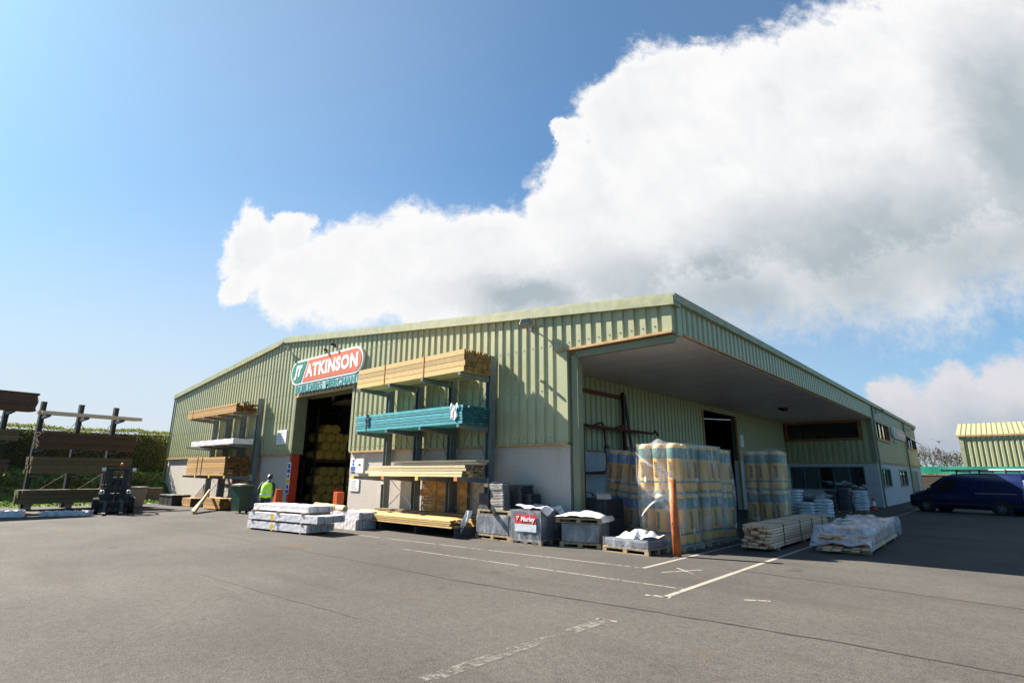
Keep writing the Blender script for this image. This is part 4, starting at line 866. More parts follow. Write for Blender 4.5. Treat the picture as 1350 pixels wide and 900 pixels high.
# ------------------------------------------------------------------ bags under the canopy
pil = MB()
bm_ = bmesh.new(); bmesh.ops.create_cube(bm_, size=1); bmesh.ops.subdivide_edges(bm_, edges=bm_.edges[:], cuts=4, use_grid_fill=True)
for v_ in bm_.verts:
    x, y, z = v_.co*2; k = (1-.5*abs(x)**8)*(1-.4*abs(y)**8); v_.co = Vector((x*.31*(1-.03*y*y), y*.23*(1-.03*x*x), z*.070*k+.006*math.sin(5*x+3*y)))
pil.bm(bm_); bag_mesh = pil.mesh('bag', True)
bag_dm = bag_mesh.copy(); bag_dm.materials.append(M['bag_d']); bag_mesh.materials.append(M['bag_w'])
def bag_pile(label, loc, rz, cols, rows, h, dark=(), film=None, grp=None):
    t = thing('bag_stack', label, 'bag stack', loc, rz, grp); pallet_part(t, cols*.62, rows*.46, 0, .12)
    for i in range(cols):
        for j in range(rows):
            for k in range(h[i] if isinstance(h, (list, tuple)) else h):
                o = obj('bag', bag_dm if dark == 'all' else bag_mesh, 'bag_w', t, loc=(.31+.62*i+random.uniform(-.03, .03), .23+.46*j+random.uniform(-.02, .02), .2+.135*k)); o.rotation_euler = (random.uniform(-.04, .04), random.uniform(-.05, .05), random.uniform(-.06, .06))
    if film:
        b = drape(18, 12, lambda u, v: (-.04+(cols*.62+.08)*u, -.04+(rows*.46+.08)*v, film+.12*sin(5*u+1)*sin(4*v+.5)+.04*sin(17*u+9*v))); obj('plastic_cover', b, 'film_d', t, True)
    return t
bag_pile('white cement bags stacked highest right behind the rear insulation stack', (-8.3, 29.4, 0), 0, 1, 2, 9)
bag_pile('white cement bags in a low stack in front of dark sacks', (-7.55, 28.5, 0), 0, 1, 2, 5)
bag_pile('dark sacks piled with rubble beside the low white bag stack', (-7.75, 30.1, 0), R(5), 2, 2, [6, 5], 'all', 1.05)
bag_pile('white bags stacked at the right end of the dark sacks', (-7.0, 29.2, 0), 0, 1, 2, 6)
bag_pile('high dark plastic covered bag stack under the office window', (-8.0, 35.9, 0), R(4), 2, 3, [8, 9], 'all', 1.62)
bag_pile('pale and dark bag stack right of the high covered stack near the cone', (-6.72, 36.6, 0), R(4), 1, 3, 8, film=1.42)
t = thing('traffic_cone', 'orange and white traffic cone by the office corner downpipe', 'cone', (-6.45, 40.9, 0)); t.scale = (.85, .85, .85); b = MB(); b.box(-.26, .26, -.26, .26, 0, .05, .015); obj('base', b, 'orange', t)
b = MB(); b.lathe([(.19, .05), (.145, .30)], 18); b.lathe([(.10, .62), (.05, .85), (.035, .86)], 18); obj('cone_body', b, 'orange', t, True); b = MB(); b.lathe([(.147, .30), (.102, .62)], 18); obj('reflective_band', b, 'white', t, True)
# trolley frames on the canopy back wall
t = thing('trolley_frame', 'dark red bent tube frames standing against the canopy back wall', 'trolley', (XB+.15, 17.6, 0)); b = MB()
for s in (.3, 1.9, 2.3):
    b.path([(.55, s-.1, 3.85), (.52, s+.5, 3.98), (.45, s+.75, 3.85), (.40, s+1.0, 2.3), (.38, s+.85, 2.1), (.2, s+.2, 2.05)], .045)
b.path([(.55, -.3, 3.80), (.5, 5.0, 3.80)], .055); b.path([(.12, -.3, 3.88), (.12, 5.0, 3.85)], .05); b.path([(.2, -.3, 2.05), (.2, 3.4, 2.05)], .05)
for s in (.1, 3.2): b.path([(.12, s, 0), (.12, s, 3.88)], .045)
obj('tube_frame', b, 'rustred', t)
for s in (1.25, 2.85, 3.25): b = MB(); b.box(.36, .50, s-.11, s+.11, 2.85, 3.12); obj('clamp', b, 'rustred', t)
b = MB(); b.path([(.5, 5.0, 3.80), (.48, 5.3, 3.93), (.46, 5.6, 3.75)], .045); obj('handle', b, 'black', t)
t = thing('steel_beam', 'black steel posts leaning against the canopy back wall above the insulation', 'beam', (XB+.12, 20.9, 0)); b = MB(); b.bar((.1, .0, 0), (.08, 0, 5.5), .14, .10); obj('post', b, 'black', t); b = MB(); b.bar((.3, .75, 0), (.08, .15, 5.4), .10, .08); obj('post', b, 'black', t)
t = thing('wall_rail', 'brown horizontal rail fixed across the upper canopy back wall', 'rail', (XB+.05, 17.0, 5.2)); b = MB(); b.box(.005, .09, 0, 4.1, 0, .16); obj('rail', b, 'rustred', t)
t = thing('soffit_lamp', 'round dark lamp under the canopy soffit', 'lamp', (-9.3, 34.6, ZS-.008)); b = MB(); b.lathe([(0, -.16), (.2, -.15), (.3, -.05), (.3, 0)], 18); obj('housing', b, 'black', t, True); b = MB(); b.lathe([(0, -.185), (.14, -.175), (.17, -.16)], 16); obj('lens', b, 'glass', t, True)

# ------------------------------------------------------------------ wheelie bin
t = thing('wheelie_bin', 'dark green wheelie bin standing by the left facade rack', 'bin', (-29.0, 12.15, 0), R(10)); t.scale = (.50, .60, .98); b = MB()
b.add([(-.62, -.45, .12), (.62, -.45, .12), (.62, .42, .12), (-.62, .42, .12), (-.74, -.55, 1.32), (.74, -.55, 1.32), (.74, .5, 1.32), (-.74, .5, 1.32)], [(0, 3, 2, 1), (0, 1, 5, 4), (1, 2, 6, 5), (2, 3, 7, 6), (3, 0, 4, 7)]); b.box(-.78, .78, -.6, .55, 1.26, 1.34, .02); obj('tub', b, 'bin', t)
b = MB(); b.prism([(-.62, 1.345), (.58, 1.345), (.58, 1.40), (0, 1.46), (-.62, 1.42)], 'x', -.79, .79); obj('lid', b, 'stone_c', t, label='paler grey-green lid')
for x in (-.55, .55):
    b = MB(); b.tube((x-.05, .3, .12), (x+.05, .3, .12), .12, n=14); obj('wheel', b, 'rubber', t)

# ------------------------------------------------------------------ person
def skin_mesh(J, E, root, sub=2):
    """J: name -> (xyz, radius); returns an evaluated mesh of one continuous figure"""
    names = list(J); me = bpy.data.meshes.new('sk'); me.from_pydata([J[n][0] for n in names], [(names.index(a), names.index(b)) for a, b in E], [])
    o = bpy.data.objects.new('sk', me); COL.objects.link(o); md = o.modifiers.new('s', 'SKIN')
    for i, n in enumerate(names):
        r_ = J[n][1]; sv = me.skin_vertices[0].data[i]; sv.radius = r_ if isinstance(r_, tuple) else (r_, r_); sv.use_root = (n == root)
    o.modifiers.new('d', 'SUBSURF').levels = sub
    dg = bpy.context.evaluated_depsgraph_get(); dg.update(); r_me = bpy.data.meshes.new_from_object(o.evaluated_get(dg)); bpy.data.objects.remove(o); return r_me
PX, PY = -22.9, 10.55
pt = thing('person', 'person walking away in yellow-green hi-vis vest behind the white board packs', 'person', (PX, PY, 0), R(52)); pt.scale = (1.06, 1.06, 1.05)
J = {'pelvis': ((0, 0, 1.0), (.17, .13)), 'waist': ((0, 0, 1.15), (.16, .115)), 'chest': ((0, -.0, 1.42), (.19, .13)), 'neckb': ((0, .0, 1.58), (.09, .085)), 'neck': ((0, .03, 1.64), .055), 'head': ((0, .05, 1.75), (.078, .095)), 'crown': ((0, .05, 1.86), (.07, .085))}
E_ = [('pelvis', 'waist'), ('waist', 'chest'), ('chest', 'neckb'), ('neckb', 'neck'), ('neck', 'head'), ('head', 'crown')]
for sd, sx in (('l', -1), ('r', 1)):
    st = .16*sx
    J[sd+'sh'] = ((.21*sx, 0, 1.53), .075); J[sd+'el'] = ((.30*sx, -.06-.04*sx, 1.24), .052); J[sd+'wr'] = ((.27*sx, .10-.06*sx, 1.0), .034); J[sd+'pa'] = ((.265*sx, .13-.06*sx, .92), (.03, .042))
    J[sd+'hp'] = ((.10*sx, 0, .93), .105); J[sd+'kn'] = ((.11*sx, .10*sx+.04, .53), .066); J[sd+'an'] = ((.11*sx, .18*sx-.06, .12), .045); J[sd+'hl'] = ((.11*sx, .18*sx-.07, .05), .045); J[sd+'to'] = ((.12*sx, .18*sx+.13, .035), .038)
    E_ += [('chest', sd+'sh'), (sd+'sh', sd+'el'), (sd+'el', sd+'wr'), (sd+'wr', sd+'pa'), ('pelvis', sd+'hp'), (sd+'hp', sd+'kn'), (sd+'kn', sd+'an'), (sd+'an', sd+'hl'), (sd+'hl', sd+'to')]
    for q, (dy, ln) in enumerate(((-.03, .075), (-.01, .085), (.01, .08), (.03, .065))):
        bx_, by_, bz_ = J[sd+'pa'][0]; J[f'{sd}f{q}a'] = ((bx_, by_+dy, bz_-.045), .0095); J[f'{sd}f{q}b'] = ((bx_-.02*sx, by_+dy+.008, bz_-.045-ln*.6), .009); J[f'{sd}f{q}c'] = ((bx_-.045*sx, by_+dy+.012, bz_-.045-ln), .007)
        E_ += [(sd+'pa', f'{sd}f{q}a'), (f'{sd}f{q}a', f'{sd}f{q}b'), (f'{sd}f{q}b', f'{sd}f{q}c')]
    J[sd+'t1'] = ((bx_-.02*sx, by_+.055, bz_-.0), .011); J[sd+'t2'] = ((bx_-.03*sx, by_+.075, bz_-.045), .009); E_ += [(sd+'pa', sd+'t1'), (sd+'t1', sd+'t2')]
def stoop(q): k = max(0, q[2]-.98); return (q[0], q[1]+.34*k+.12*k*k, q[2]-.10*k)
def stooped(mb): mb.v = [stoop(q) for q in mb.v]; return mb
J = {k: (stoop(v[0]), v[1]) for k, v in J.items()}
bm_me = skin_mesh(J, E_, 'pelvis')
for k_ in ('skin', 'trousers', 'sleeve', 'black'): bm_me.materials.append(M[k_])
for p in bm_me.polygons:
    c_ = p.center; p.use_smooth = True
    p.material_index = 3 if c_.z < .1 else (1 if c_.z < 1.02 and abs(c_.x) < .215 else (2 if c_.z < 1.60 and c_.z > .985 else 0))
obj('body', bm_me, 'skin', pt)
# face: nose, eyes, mouth, ears
b = MB(); b.add([(-.018, .145, 1.735), (.018, .145, 1.735), (0, .172, 1.738), (0, .142, 1.785)], [(0, 1, 2), (0, 2, 3), (1, 3, 2)]); 
for sx in (-1, 1): b.box(.078*sx-.012, .078*sx+.012, .02, .055, 1.735, 1.80, .006)
obj('nose_and_ears', stooped(b), 'skin', pt); b = MB()
for sx in (-1, 1): b.box(.032*sx-.013, .032*sx+.013, .135, .146, 1.785, 1.797)
b.box(-.025, .025, .136, .145, 1.69, 1.70); obj('eyes_and_mouth', stooped(b), 'ink', pt)
hm = MB(); hm.lathe([(.0, .125), (.05, .118), (.088, .07), (.098, .0), (.092, -.06), (.075, -.10)], 16, Matrix.Translation((0, .035, 1.80)) @ Matrix.Diagonal((1, 1.12, 1, 1))); obj('hair', stooped(hm), 'hair', pt, True)
VJ = {'a': ((0, 0, .84), (.25, .20)), 'b': ((0, 0, 1.15), (.24, .18)), 'c': ((0, 0, 1.42), (.265, .185)), 'd': ((0, .0, 1.57), (.13, .11))}
VJ = {k: (stoop(v[0]), v[1]) for k, v in VJ.items()}; vm = skin_mesh(VJ, [('a', 'b'), ('b', 'c'), ('c', 'd')], 'a'); 
for p in vm.polygons: p.use_smooth = True
obj('hi_vis_vest', vm, 'hivis', pt)
tp = MB()
for z, w_, d_ in ((1.08, .222, .172), (1.28, .229, .172)): tp.lathe([(1, -.028), (1, .028)], 28, Matrix.Translation((0, 0, z)) @ Matrix.Diagonal((w_*1.03, d_*1.03, 1, 1)))
obj('reflective_tape', stooped(tp), 'reflect', pt)

# ------------------------------------------------------------------ forklift (faces the yard)
t = thing('forklift', 'black forklift truck with lowered forks parked in front of the hedge rack', 'forklift', (-33.1, 7.75, 0), R(-14)+R(90)+R(-14))
# local: +y forward? local front is -y
t.rotation_euler = (0, 0, math.atan2(-7.5, 32.5)+R(90))
b = MB(); b.box(-.58, .58, -.2, 2.0, .28, .95, .08); b.prism([(1.05, .3), (2.15, .35), (2.2, .9), (1.9, 1.35), (1.05, 1.3)], 'x', -.6, .6); obj('chassis', b, 'black', t)
b = MB()
for sx in (-1, 1): b.box(sx*.36-.07, sx*.36+.07, -.62, -.48, .06, 2.12); b.box(sx*.25-.04, sx*.25+.04, -.60, -.50, .06, 2.1)
for z in (.35, 1.2, 2.02): b.box(-.43, .43, -.60, -.52, z, z+.1)
b.tube((0, -.54, .2), (0, -.54, 1.9), .05); obj('mast', b, 'black', t)
b = MB(); b.box(-.58, .58, -.74, -.66, .12, .22); b.box(-.58, .58, -.74, -.66, .50, .60)
for i in range(7): x = -.52+.173*i; b.box(x-.018, x+.018, -.735, -.68, .22, 1.15)
b.box(-.58, .58, -.74, -.67, 1.15, 1.22); obj('carriage', b, 'black', t)
for sx in (-1, 1):
    b = MB(); b.box(sx*.33-.07, sx*.33+.07, -.82, -.745, .05, .62); b.box(sx*.33-.07, sx*.33+.07, -1.9, -.82, .05, .10); obj('fork', b, 'steel_dark', t)
for x, y, r_ in ((-.58, -.15, .38), (.58, -.15, .38), (-.52, 1.75, .30), (.52, 1.75, .30)):
    s = 1 if x > 0 else -1; b = MB(); b.tube((x-.02*s, y, r_), (x+.26*s, y, r_), r_, n=22); wh = obj('wheel', b, 'rubber', t); b = MB(); b.tube((x+.262*s, y, r_), (x+.272*s, y, r_), r_*.55, n=16); obj('rim', b, 'steel', wh)
b = MB()
for sx in (-1, 1): b.path([(sx*.52, -.2, .95), (sx*.50, .15, 2.2)], .045); b.path([(sx*.54, 1.7, 1.2), (sx*.50, 1.55, 2.2)], .05); b.bar((sx*.5, .1, 2.2), (sx*.5, 1.6, 2.2), .07)
for i in range(6): y = .15+.28*i; b.bar((-.5, y, 2.22), (.5, y, 2.22), .045)
obj('overhead_guard', b, 'black', t)
b = MB(); b.box(-.28, .28, .75, 1.25, .98, 1.12, .04); b.box(-.28, .28, 1.15, 1.30, 1.1, 1.7, .05); obj('seat', b, 'black', t)
b = MB(); b.tube((0, .15, 1.0), (0, .35, 1.4), .03); b.lathe([(.17, -.015), (.2, 0), (.17, .015), (.15, 0), (.17, -.015)], 18, Matrix.Translation((0, .36, 1.42)) @ Matrix.Rotation(R(-35), 4, 'X')); obj('steering_wheel', b, 'black', t)
for sx in (-1, 1):
    b = MB(); b.tube((sx*.53, -.26, 1.02), (sx*.53, -.36, 1.0), .10, n=14); hl = obj('headlight', b, 'white', t); b = MB(); b.box(sx*.53-.14, sx*.53+.14, -.22, .1, .62, .96, .04); obj('mudguard', b, 'steel_dark', t)
    b = MB(); b.box(sx*.62-.08, sx*.62+.08, .0, .04, 2.0, 2.16, .015); obj('mirror', b, 'chrome', t)
b = MB(); b.lathe([(.08, 0), (.08, .1), (.05, .15), (0, .16)], 14, Matrix.Translation((.1, .35, 2.25))); obj('beacon', b, 'orange', t, True)

# ------------------------------------------------------------------ van
def loft(st, rings):
    b = MB(); n = len(rings[0])
    vs = [p for r_ in rings for p in r_]; b.add(vs, [(i*n+j, i*n+(j+1) % n, (i+1)*n+(j+1) % n, (i+1)*n+j) for i in range(len(rings)-1) for j in range(n)]+[list(range(n))[::-1], list(range((len(rings)-1)*n, len(rings)*n))]); return b
def vring(x, zb, zbelt, zt, hb, hbelt, ht):
    r_ = [(hb*.9, zb), (hb, zb+.12), (hbelt, (zb+zbelt)/2+.1), (hbelt, zbelt), (ht+(hbelt-ht)*.35, zbelt+(zt-zbelt)*.55), (ht, zt-.12), (ht-.10, zt-.02), (0, zt+.03)]
    return [(x, -y, z) for y, z in r_]+[(x, y, z) for y, z in r_[-2::-1]]
VST = [(3.0, .42, .62, .80, .72, .75, .66), (2.93, .30, .72, .98, .86, .88, .78), (2.6, .26, .86, 1.13, .96, .98, .82), (2.05, .25, 1.0, 1.28, 1.02, 1.04, .86), (1.85, .25, 1.08, 1.40, 1.02, 1.05, .86), (.95, .25, 1.12, 2.06, 1.02, 1.06, .86), (.55, .25, 1.12, 2.18, 1.02, 1.06, .86), (-.6, .25, 1.12, 2.22, 1.02, 1.06, .88), (-2.6, .25, 1.12, 2.20, 1.02, 1.06, .88), (-2.78, .3, 1.12, 2.10, 1.0, 1.03, .86)]
vdir = Vector((-.93, .36, 0)).normalized(); vth = math.atan2(vdir.y, vdir.x)
front_w = Vector((-3.85, 41.5, 0)); left_n = Vector((-vdir.y, vdir.x, 0))
org = front_w - vdir*2.0 - left_n*.98
vt = thing('van', 'dark blue panel van with roof bars parked by the office wall', 'van', (org.x, org.y, 0), vth)
o = obj('body', loft(None, [vring(*s) for s in VST]), 'vanpaint', vt, True); smoothed(o)
WX = (2.0, -1.62)
for x in WX:
    for sy in (-1, 1):
        b = MB(); b.tube((x, sy*.97, .37), (x, sy*1.066, .37), .47, n=26); obj('wheel_arch', b, 'black', vt)
        b = MB(); b.tube((x, sy*.86, .345), (x, sy*1.075, .345), .345, n=26); wh = obj('wheel', b, 'rubber', vt)
        b = MB(); b.tube((x, sy*1.0755, .345), (x, sy*1.085, .345), .05, n=14); b.lathe([(.19, 0), (.215, .008), (.19, .016)], 24, Matrix.Translation((x, sy*1.08, .345)) @ Matrix.Rotation(R(90), 4, 'X'))
        for i in range(7): a = 2*pi*i/7; b.bar((x+.05*cos(a), sy*1.09, .345+.05*sin(a)), (x+.2*cos(a), sy*1.09, .345+.2*sin(a)), .045, .012)
        obj('rim', b, 'steel', wh)
def side_y(z, x=0): return 1.06 if z < 1.12 else 1.06-(.20*.65)*min(1, (z-1.12)/.55)-(.20*.35)*max(0, (z-1.67)/.4)
for sy in (-1, 1):
    pts = [(1.50, 1.20), (1.42, 1.28), (.98, 1.80), (.60, 1.86), (.42, 1.86), (.42, 1.20)]
    b = MB(); b.add([(x, sy*(side_y(z)+.006), z) for x, z in pts], [list(range(len(pts)))]); obj('side_window', b, 'glass', vt)
    b = MB(); b.box(-2.4, -.55, sy*1.066-.012, sy*1.066+.012, 1.11, 1.15); obj('slide_rail', b, 'chrome', vt)
    b = MB(); b.box(1.55, 1.75, sy*1.12-.11, sy*1.12+.11, 1.15, 1.38, .03); obj('door_mirror', b, 'black', vt)
    b = MB(); b.box(-2.55, 2.2, sy*1.064-.012, sy*1.064+.012, .46, .60); obj('side_moulding', b, 'black', vt)
    b = MB(); b.box(2.62, 2.86, sy*.86-.12, sy*.86+.10, .80, .98, .04); obj('headlight', b, 'glass', vt)
    b = MB(); b.box(-2.80, -2.72, sy*.96-.07, sy*.96+.06, 1.2, 1.85, .02); obj('tail_light', b, 'chrome', vt)
    b = MB(); 
    for x in (.36, -.62): b.box(x-.006, x+.006, sy*1.066-.004, sy*1.066+.004, .62, 1.10)
    b.box(.25, .42-.08, sy*1.075-.012, sy*1.075+.012, 1.0, 1.04); obj('door_seam', b, 'black', vt)
b = MB(); b.add([(1.80, -.80, 1.45), (1.80, .80, 1.45), (1.0, .74, 2.0), (1.0, -.74, 2.0)], [(0, 1, 2, 3)]); b.v = [(x+.03, y, z+.03) for x, y, z in b.v]; obj('windscreen', b, 'glass', vt)
b = MB(); b.box(2.86, 3.02, -.55, .55, .50, .70, .02); obj('grille', b, 'black', vt)
for x in (.3, -.8, -2.0):
    b = MB(); b.bar((x, -.82, 2.30), (x, .82, 2.30), .05, .04)
    for sy in (-1, 1): b.box(x-.03, x+.03, sy*.78-.03, sy*.78+.03, 2.12, 2.42)
    obj('roof_bar', b, 'black', vt)
t = thing('pipe_bundle', 'silver and green plastic pipes carried on the van roof bars', 'pipes', (org.x, org.y, 2.33), vth)
b = MB(); b.tube((.95, .62, .06), (-3.0, .62, .06), .06, n=12); obj('pipe', b, 'chrome', t); b = MB(); b.tube((1.2, .45, .05), (-2.9, .45, .05), .05, n=12); obj('pipe', b, 'greenpipe', t); b = MB(); b.tube((.4, .3, .06), (-3.1, .3, .06), .06, n=12); obj('pipe', b, 'white', t)

# ------------------------------------------------------------------ beyond the van
t = thing('steel_shed', 'sunlit pale green ribbed metal shed beyond the van', 'shed', (-3.2, 75, 0)); c = MB(); corrug(c, (0, 0, 0), (1, 0, 0), FN, 0, 24, 0, 6.3, .42, .05); corrug(c, (0, 0, 0), (0, 1, 0), (-1, 0, 0), 0, 16, 0, 6.3, .42, .05); obj('wall', c, 'clad', t)
b = MB(); b.box(.1, 24, .1, 15.9, 0, 6.2); obj('inner_wall', b, 'dark_int', t)
c = MB(); 
for i in range(58): x = -.3+.43*i; c.add([(x, -.13, 6.32), (x+.36, -.13, 6.32), (x+.36, 8, 8.1), (x, 8, 8.1), (x+.36, -.13, 6.27), (x+.43, -.13, 6.27), (x+.43, 8, 8.05), (x+.36, 8, 8.05)], [(0, 1, 2, 3), (4, 5, 6, 7)])
c.add([(-.3, 8, 8.1), (24.6, 8, 8.1), (24.6, 16.3, 6.3), (-.3, 16.3, 6.3)], [(0, 1, 2, 3)]); obj('roof', c, 'shedroof', t)
b = MB(); b.box(-.35, 24.6, -.22, -.14, 6.16, 6.33); obj('gutter', b, 'drip', t); b = MB(); b.box(-.09, .25, -.09, .1, 0, 6.2); obj('corner_flashing', b, 'trim', t)
t = thing('banner_fence', 'long green fabric banner fence between the office and the shed', 'fence', (-9.5, 73.0, 0)); b = MB(); b.grid(lambda u, v: (24*u, .04*sin(40*u), 2.35+.72*v), 48, 2); obj('banner', b, 'fabric_g', t)
b = MB()
for i in range(13): b.box(2*i-.04, 2*i+.04, .06, .14, 0, 3.1)
obj('posts', b, 'steel_dark', t); b = MB()
for i in range(110): b.box(.22*i-.012, .22*i+.012, .1, .12, 0, 2.34)
obj('mesh_bars', b, 'steel_dark', t)
t = thing('wall', 'dark grey wall added as a stand-in behind the green banner fence', 'wall', (-11.5, 74.2, 0)); b = MB(); b.box(0, 7.6, 0, .3, 0, 2.2); obj('masonry', b, 'bark', t); b = MB(); b.box(-.03, 7.63, -.04, .34, 2.203, 2.28); obj('coping', b, 'stone_c', t)  # added in place of dark parked things, coloured dark despite the sun
b = MB(); b.grid(lambda u, v: (-60+120*u, 118+20*v, -.1+(3.9+.6*sin(9*u)+.3*sin(23*u))*min(1, v*3)), 60, 6); struct('hill_bank', b, 'heath')
def leaves(N, fn, size, seed):
    rnd = random.Random(seed); b = MB(); V = b.v; F = b.f
    for _ in range(N):
        p = fn(rnd); s = size*rnd.uniform(.6, 1.4); a = Vector((rnd.gauss(0, 1), rnd.gauss(0, 1), rnd.gauss(0, 1))).normalized(); q = a.orthogonal().normalized(); w_ = a.cross(q); th = rnd.uniform(0, 6.28)
        d1 = (q*cos(th)+w_*sin(th))*s; d2 = (w_*cos(th)-q*sin(th))*s*.55; k = len(V); p = Vector(p)
        V += [tuple(p-d1), tuple(p+d2), tuple(p+d1), tuple(p-d2)]; F.append((k, k+1, k+2, k+3))
    return b
def tree(loc, h, r_, label, m_, seed, N=1500, size=.22, cat='tree'):
    t = thing('tree', label, cat, loc, 0, 'trees beyond the yard'); rnd = random.Random(seed); b = MB(); tips = []
    b.tube((0, 0, 0), (0, 0, h*.35), .16*h/6, .11*h/6, n=7)
    def br(p, d, L, rad, lv):
        q = p+d*L; b.tube(p, q, rad, rad*.6, n=5, cap=False); tips.append(q)
        if lv: 
            for _ in range(4): br(p+d*L*rnd.uniform(.5, 1), (d+Vector((rnd.gauss(0, .5), rnd.gauss(0, .5), rnd.gauss(.1, .35)))).normalized(), L*.62, rad*.5, lv-1)
    for i in range(6):
        a = 2*pi*i/6+rnd.uniform(-.3, .3); br(Vector((0, 0, h*rnd.uniform(.25, .38))), Vector((cos(a)*.6, sin(a)*.6, .9)).normalized(), h*.33, .06*h/6, 3)
    obj('trunk', b, 'bark', t)
    def fn(rn): p = rn.choice(tips); return p+Vector((rn.gauss(0, .3), rn.gauss(0, .3), rn.gauss(0, .25)))*r_*.2
    obj('crown', leaves(N, fn, size, seed), m_, t); return t
for i, (x, y, h, l) in enumerate(((-15.5, 112, 6.6, 'bare brown tree just right of the office roof end'), (-12.6, 113, 6.2, 'low bare tree between the office and the taller tree'), (-9.2, 111, 7.4, 'tallest half bare tree beyond the green banner'), (-6.3, 114, 6.8, 'bushy tree close to the left of the shed'), (-3.6, 115, 6.0, 'bare tree partly behind the shed corner'))): tree((x, y, 0), h, 2.4, l, 'twig', 40+i, 650, .12)
t = thing('bird', 'dark bird flying above the trees left of the shed', 'bird', (-4.0, 60.0, 4.95), R(20))
bj = {'t': ((0, -.28, 0), .02), 'b': ((0, 0, 0), (.06, .07)), 'n': ((0, .17, .02), .035), 'h': ((0, .24, .03), .04), 'k': ((0, .31, .02), .01)}
bb = skin_mesh(bj, [('t', 'b'), ('b', 'n'), ('n', 'h'), ('h', 'k')], 'b'); obj('body', bb, 'bird', t)
for sx in (-1, 1):
    b = MB(); b.add([(sx*.03, .1, .03), (sx*.35, .12, .22*(1.2 if sx < 0 else .4)), (sx*.72, -.06, .30*(1.0 if sx < 0 else .1)), (sx*.34, -.12, .17*(1.2 if sx < 0 else .4)), (sx*.03, -.1, .02)], [(0, 1, 3, 4), (1, 2, 3)]); obj('wing', b, 'bird', t)

# ------------------------------------------------------------------ hedge side
hdir = Vector((.05, 1, 0)).normalized()
def hz_(y): return -50.5+.05*(y-4)
b = MB()
def bank(u, v):
    y = -40+90*u; x = hz_(y)+9.2-12.6*v; z = -.03+.06*min(1, v*8)+2.05*min(1, max(0, (v-.42)*3.2))**.8+(.25*sin(3*u*9)+.12*sin(31*u+7*v))*max(0, v-.4); return (x, y, z)
b.grid(bank, 90, 14); struct('grass_bank', b, 'bank')
t = thing('hedge', 'long tall clipped hedge on the grass bank behind the timber racks', 'hedge', (-52.3, 4, 1.6))
rn = random.Random(3)
def top_h(y): return 3.5+.07*sin(y*.9)+.05*sin(y*2.3+1)+.03*sin(y*5.1)
def hf(r_):
    y = r_.uniform(-30, 24); h = top_h(y); f = r_.random()
    if f < .62: x = 1.0+r_.gauss(0, .16)+.12*sin(y*3.1)+.15*sin(y*1.1+2); z = r_.uniform(.0, h)*1.0
    elif f < .85: x = r_.uniform(-.9, 1.05); z = h+r_.gauss(0, .055)
    else: x = r_.uniform(-1, 1); z = r_.uniform(.2, h)
    return (x+.05*y, y, z)
crown = leaves(85000, hf, .062, 5); obj('foliage', crown, 'leaf', t)
b = MB(); 
for i in range(80):
    y = -30+54*i/80; x = .05*y+rn.uniform(-.6, .6); b.tube((x, y, -.3), (x+rn.uniform(-.3, .3), y+rn.uniform(-.3, .3), 3.2), .05, .02, n=5)
obj('stems', b, 'bark', t)
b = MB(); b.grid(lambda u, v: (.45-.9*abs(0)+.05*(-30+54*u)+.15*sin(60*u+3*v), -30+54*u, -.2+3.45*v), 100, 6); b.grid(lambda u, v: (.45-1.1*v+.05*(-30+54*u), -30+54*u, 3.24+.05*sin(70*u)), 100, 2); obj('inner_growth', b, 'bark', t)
def gf(r_):
    u, v = r_.random(), r_.random()*.8; x, y, z = bank(u, v); return (x, y, z+r_.uniform(0, .14))
g = leaves(30000, gf, .10, 9); o = obj('bank_grass', g, 'grass'); setp(o, kind='stuff', label='rough green grass and weeds on the bank below the hedge', category='grass')
def bf(r_):
    y = r_.uniform(-2, 13.5); return (hz_(y)+2.2+r_.gauss(0, .35), y, r_.uniform(.3, 2.2)*(.75+.25*sin(y*1.7)))
t = thing('bramble_thicket', 'dense leafy brambles growing on the bank under the hedge', 'bush', (0, 0, 0)); obj('foliage', leaves(9000, bf, .07, 11), 'leaf', t)
b = MB()
for i in range(40): y = -2+15*i/40; b.tube((hz_(y)+2.2, y, .2), (hz_(y)+2.2+rn.uniform(-.5, .5), y+rn.uniform(-.6, .6), 1.9), .02, .01, n=4)
obj('stems', b, 'bark', t)
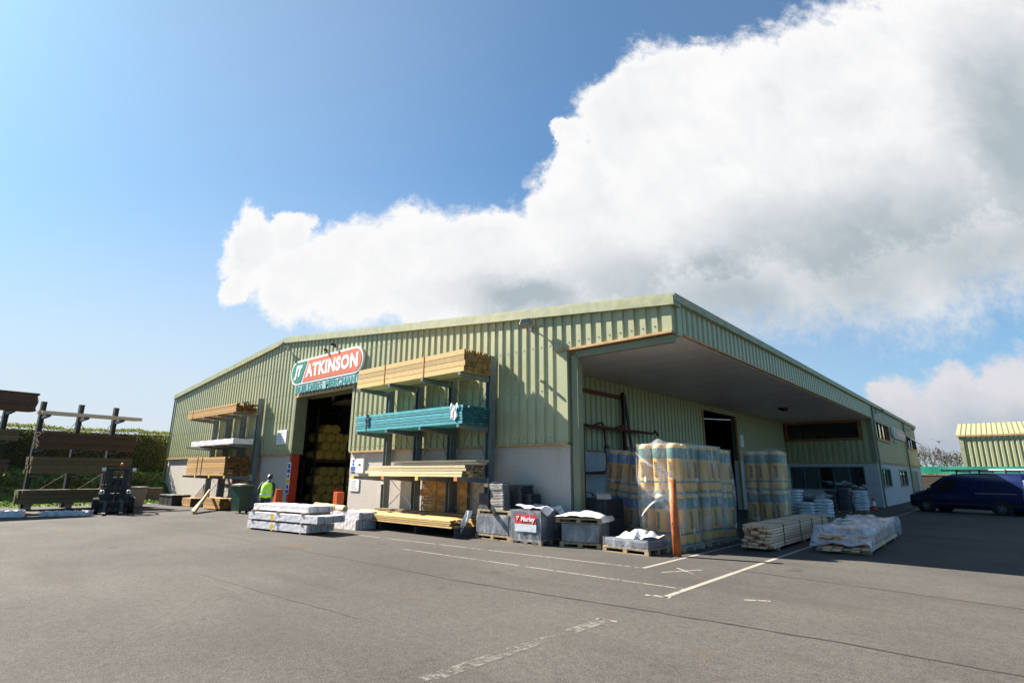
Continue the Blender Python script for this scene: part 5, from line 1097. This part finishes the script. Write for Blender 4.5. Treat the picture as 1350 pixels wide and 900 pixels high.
t = thing('boundary_wall', 'low brown stone wall between the beige container and the building corner', 'wall', (-44.3, 3.0, 0)); b = MB(); b.box(0, .35, 6.4, 10.0, 0, .85); obj('masonry', b, 'lowwall', t); b = MB(); b.box(-.05, .40, 6.38, 10.02, .853, .92, .02); obj('coping', b, 'lowwall', t)
t = thing('salt_bin', 'beige upright container beside the low brown wall right of the forklift', 'container', (-38.6, 10.0, 0), R(-70)); b = MB(); b.add([(-.38, -.3, .0), (.38, -.3, .0), (.38, .3, 0), (-.38, .3, 0), (-.5, -.4, 1.02), (.5, -.4, 1.02), (.5, .4, 1.02), (-.5, .4, 1.02)], [(0, 1, 5, 4), (1, 2, 6, 5), (2, 3, 7, 6), (3, 0, 4, 7), (4, 5, 6, 7)]); obj('tub', b, 'stone_c', t); b = MB(); b.box(-.54, .54, -.44, .44, 1.022, 1.12, .02); obj('lid', b, 'stone_c', t)
# white car nose just inside the doorway
t = thing('parked_car', 'white car nose showing behind the right door jamb inside the hall', 'car', (-25.3, 18.6, 0), R(-165))
CST = [(1.9, .3, .5, .62, .6, .66, .55), (1.82, .22, .6, .78, .74, .78, .66), (1.5, .2, .7, .9, .8, .84, .7), (.85, .2, .78, 1.02, .82, .85, .72), (.3, .2, .8, 1.42, .82, .85, .62), (-.8, .2, .8, 1.48, .82, .85, .62), (-1.6, .2, .8, 1.3, .8, .83, .6), (-1.85, .25, .7, .95, .75, .78, .6)]
obj('body', loft(None, [vring(*s) for s in CST]), 'white', t, True)
for x in (1.2, -1.2):
    for sy in (-1, 1): b = MB(); b.tube((x, sy*.7, .3), (x, sy*.87, .3), .3, n=20); obj('wheel', b, 'rubber', t)
b = MB(); b.add([(.84, -.66, 1.06), (.84, .66, 1.06), (.34, .56, 1.42), (.34, -.56, 1.42)], [(0, 1, 2, 3)]); b.v = [(x+.03, y, z+.02) for x, y, z in b.v]; obj('windscreen', b, 'glass', t)
b = MB(); b.box(1.86, 1.93, -.55, .55, .40, .56, .01); obj('grille', b, 'black', t)
for sy in (-1, 1): b = MB(); b.box(1.6, 1.86, sy*.62-.13, sy*.62+.13, .62, .74, .03); obj('headlight', b, 'glass', t)
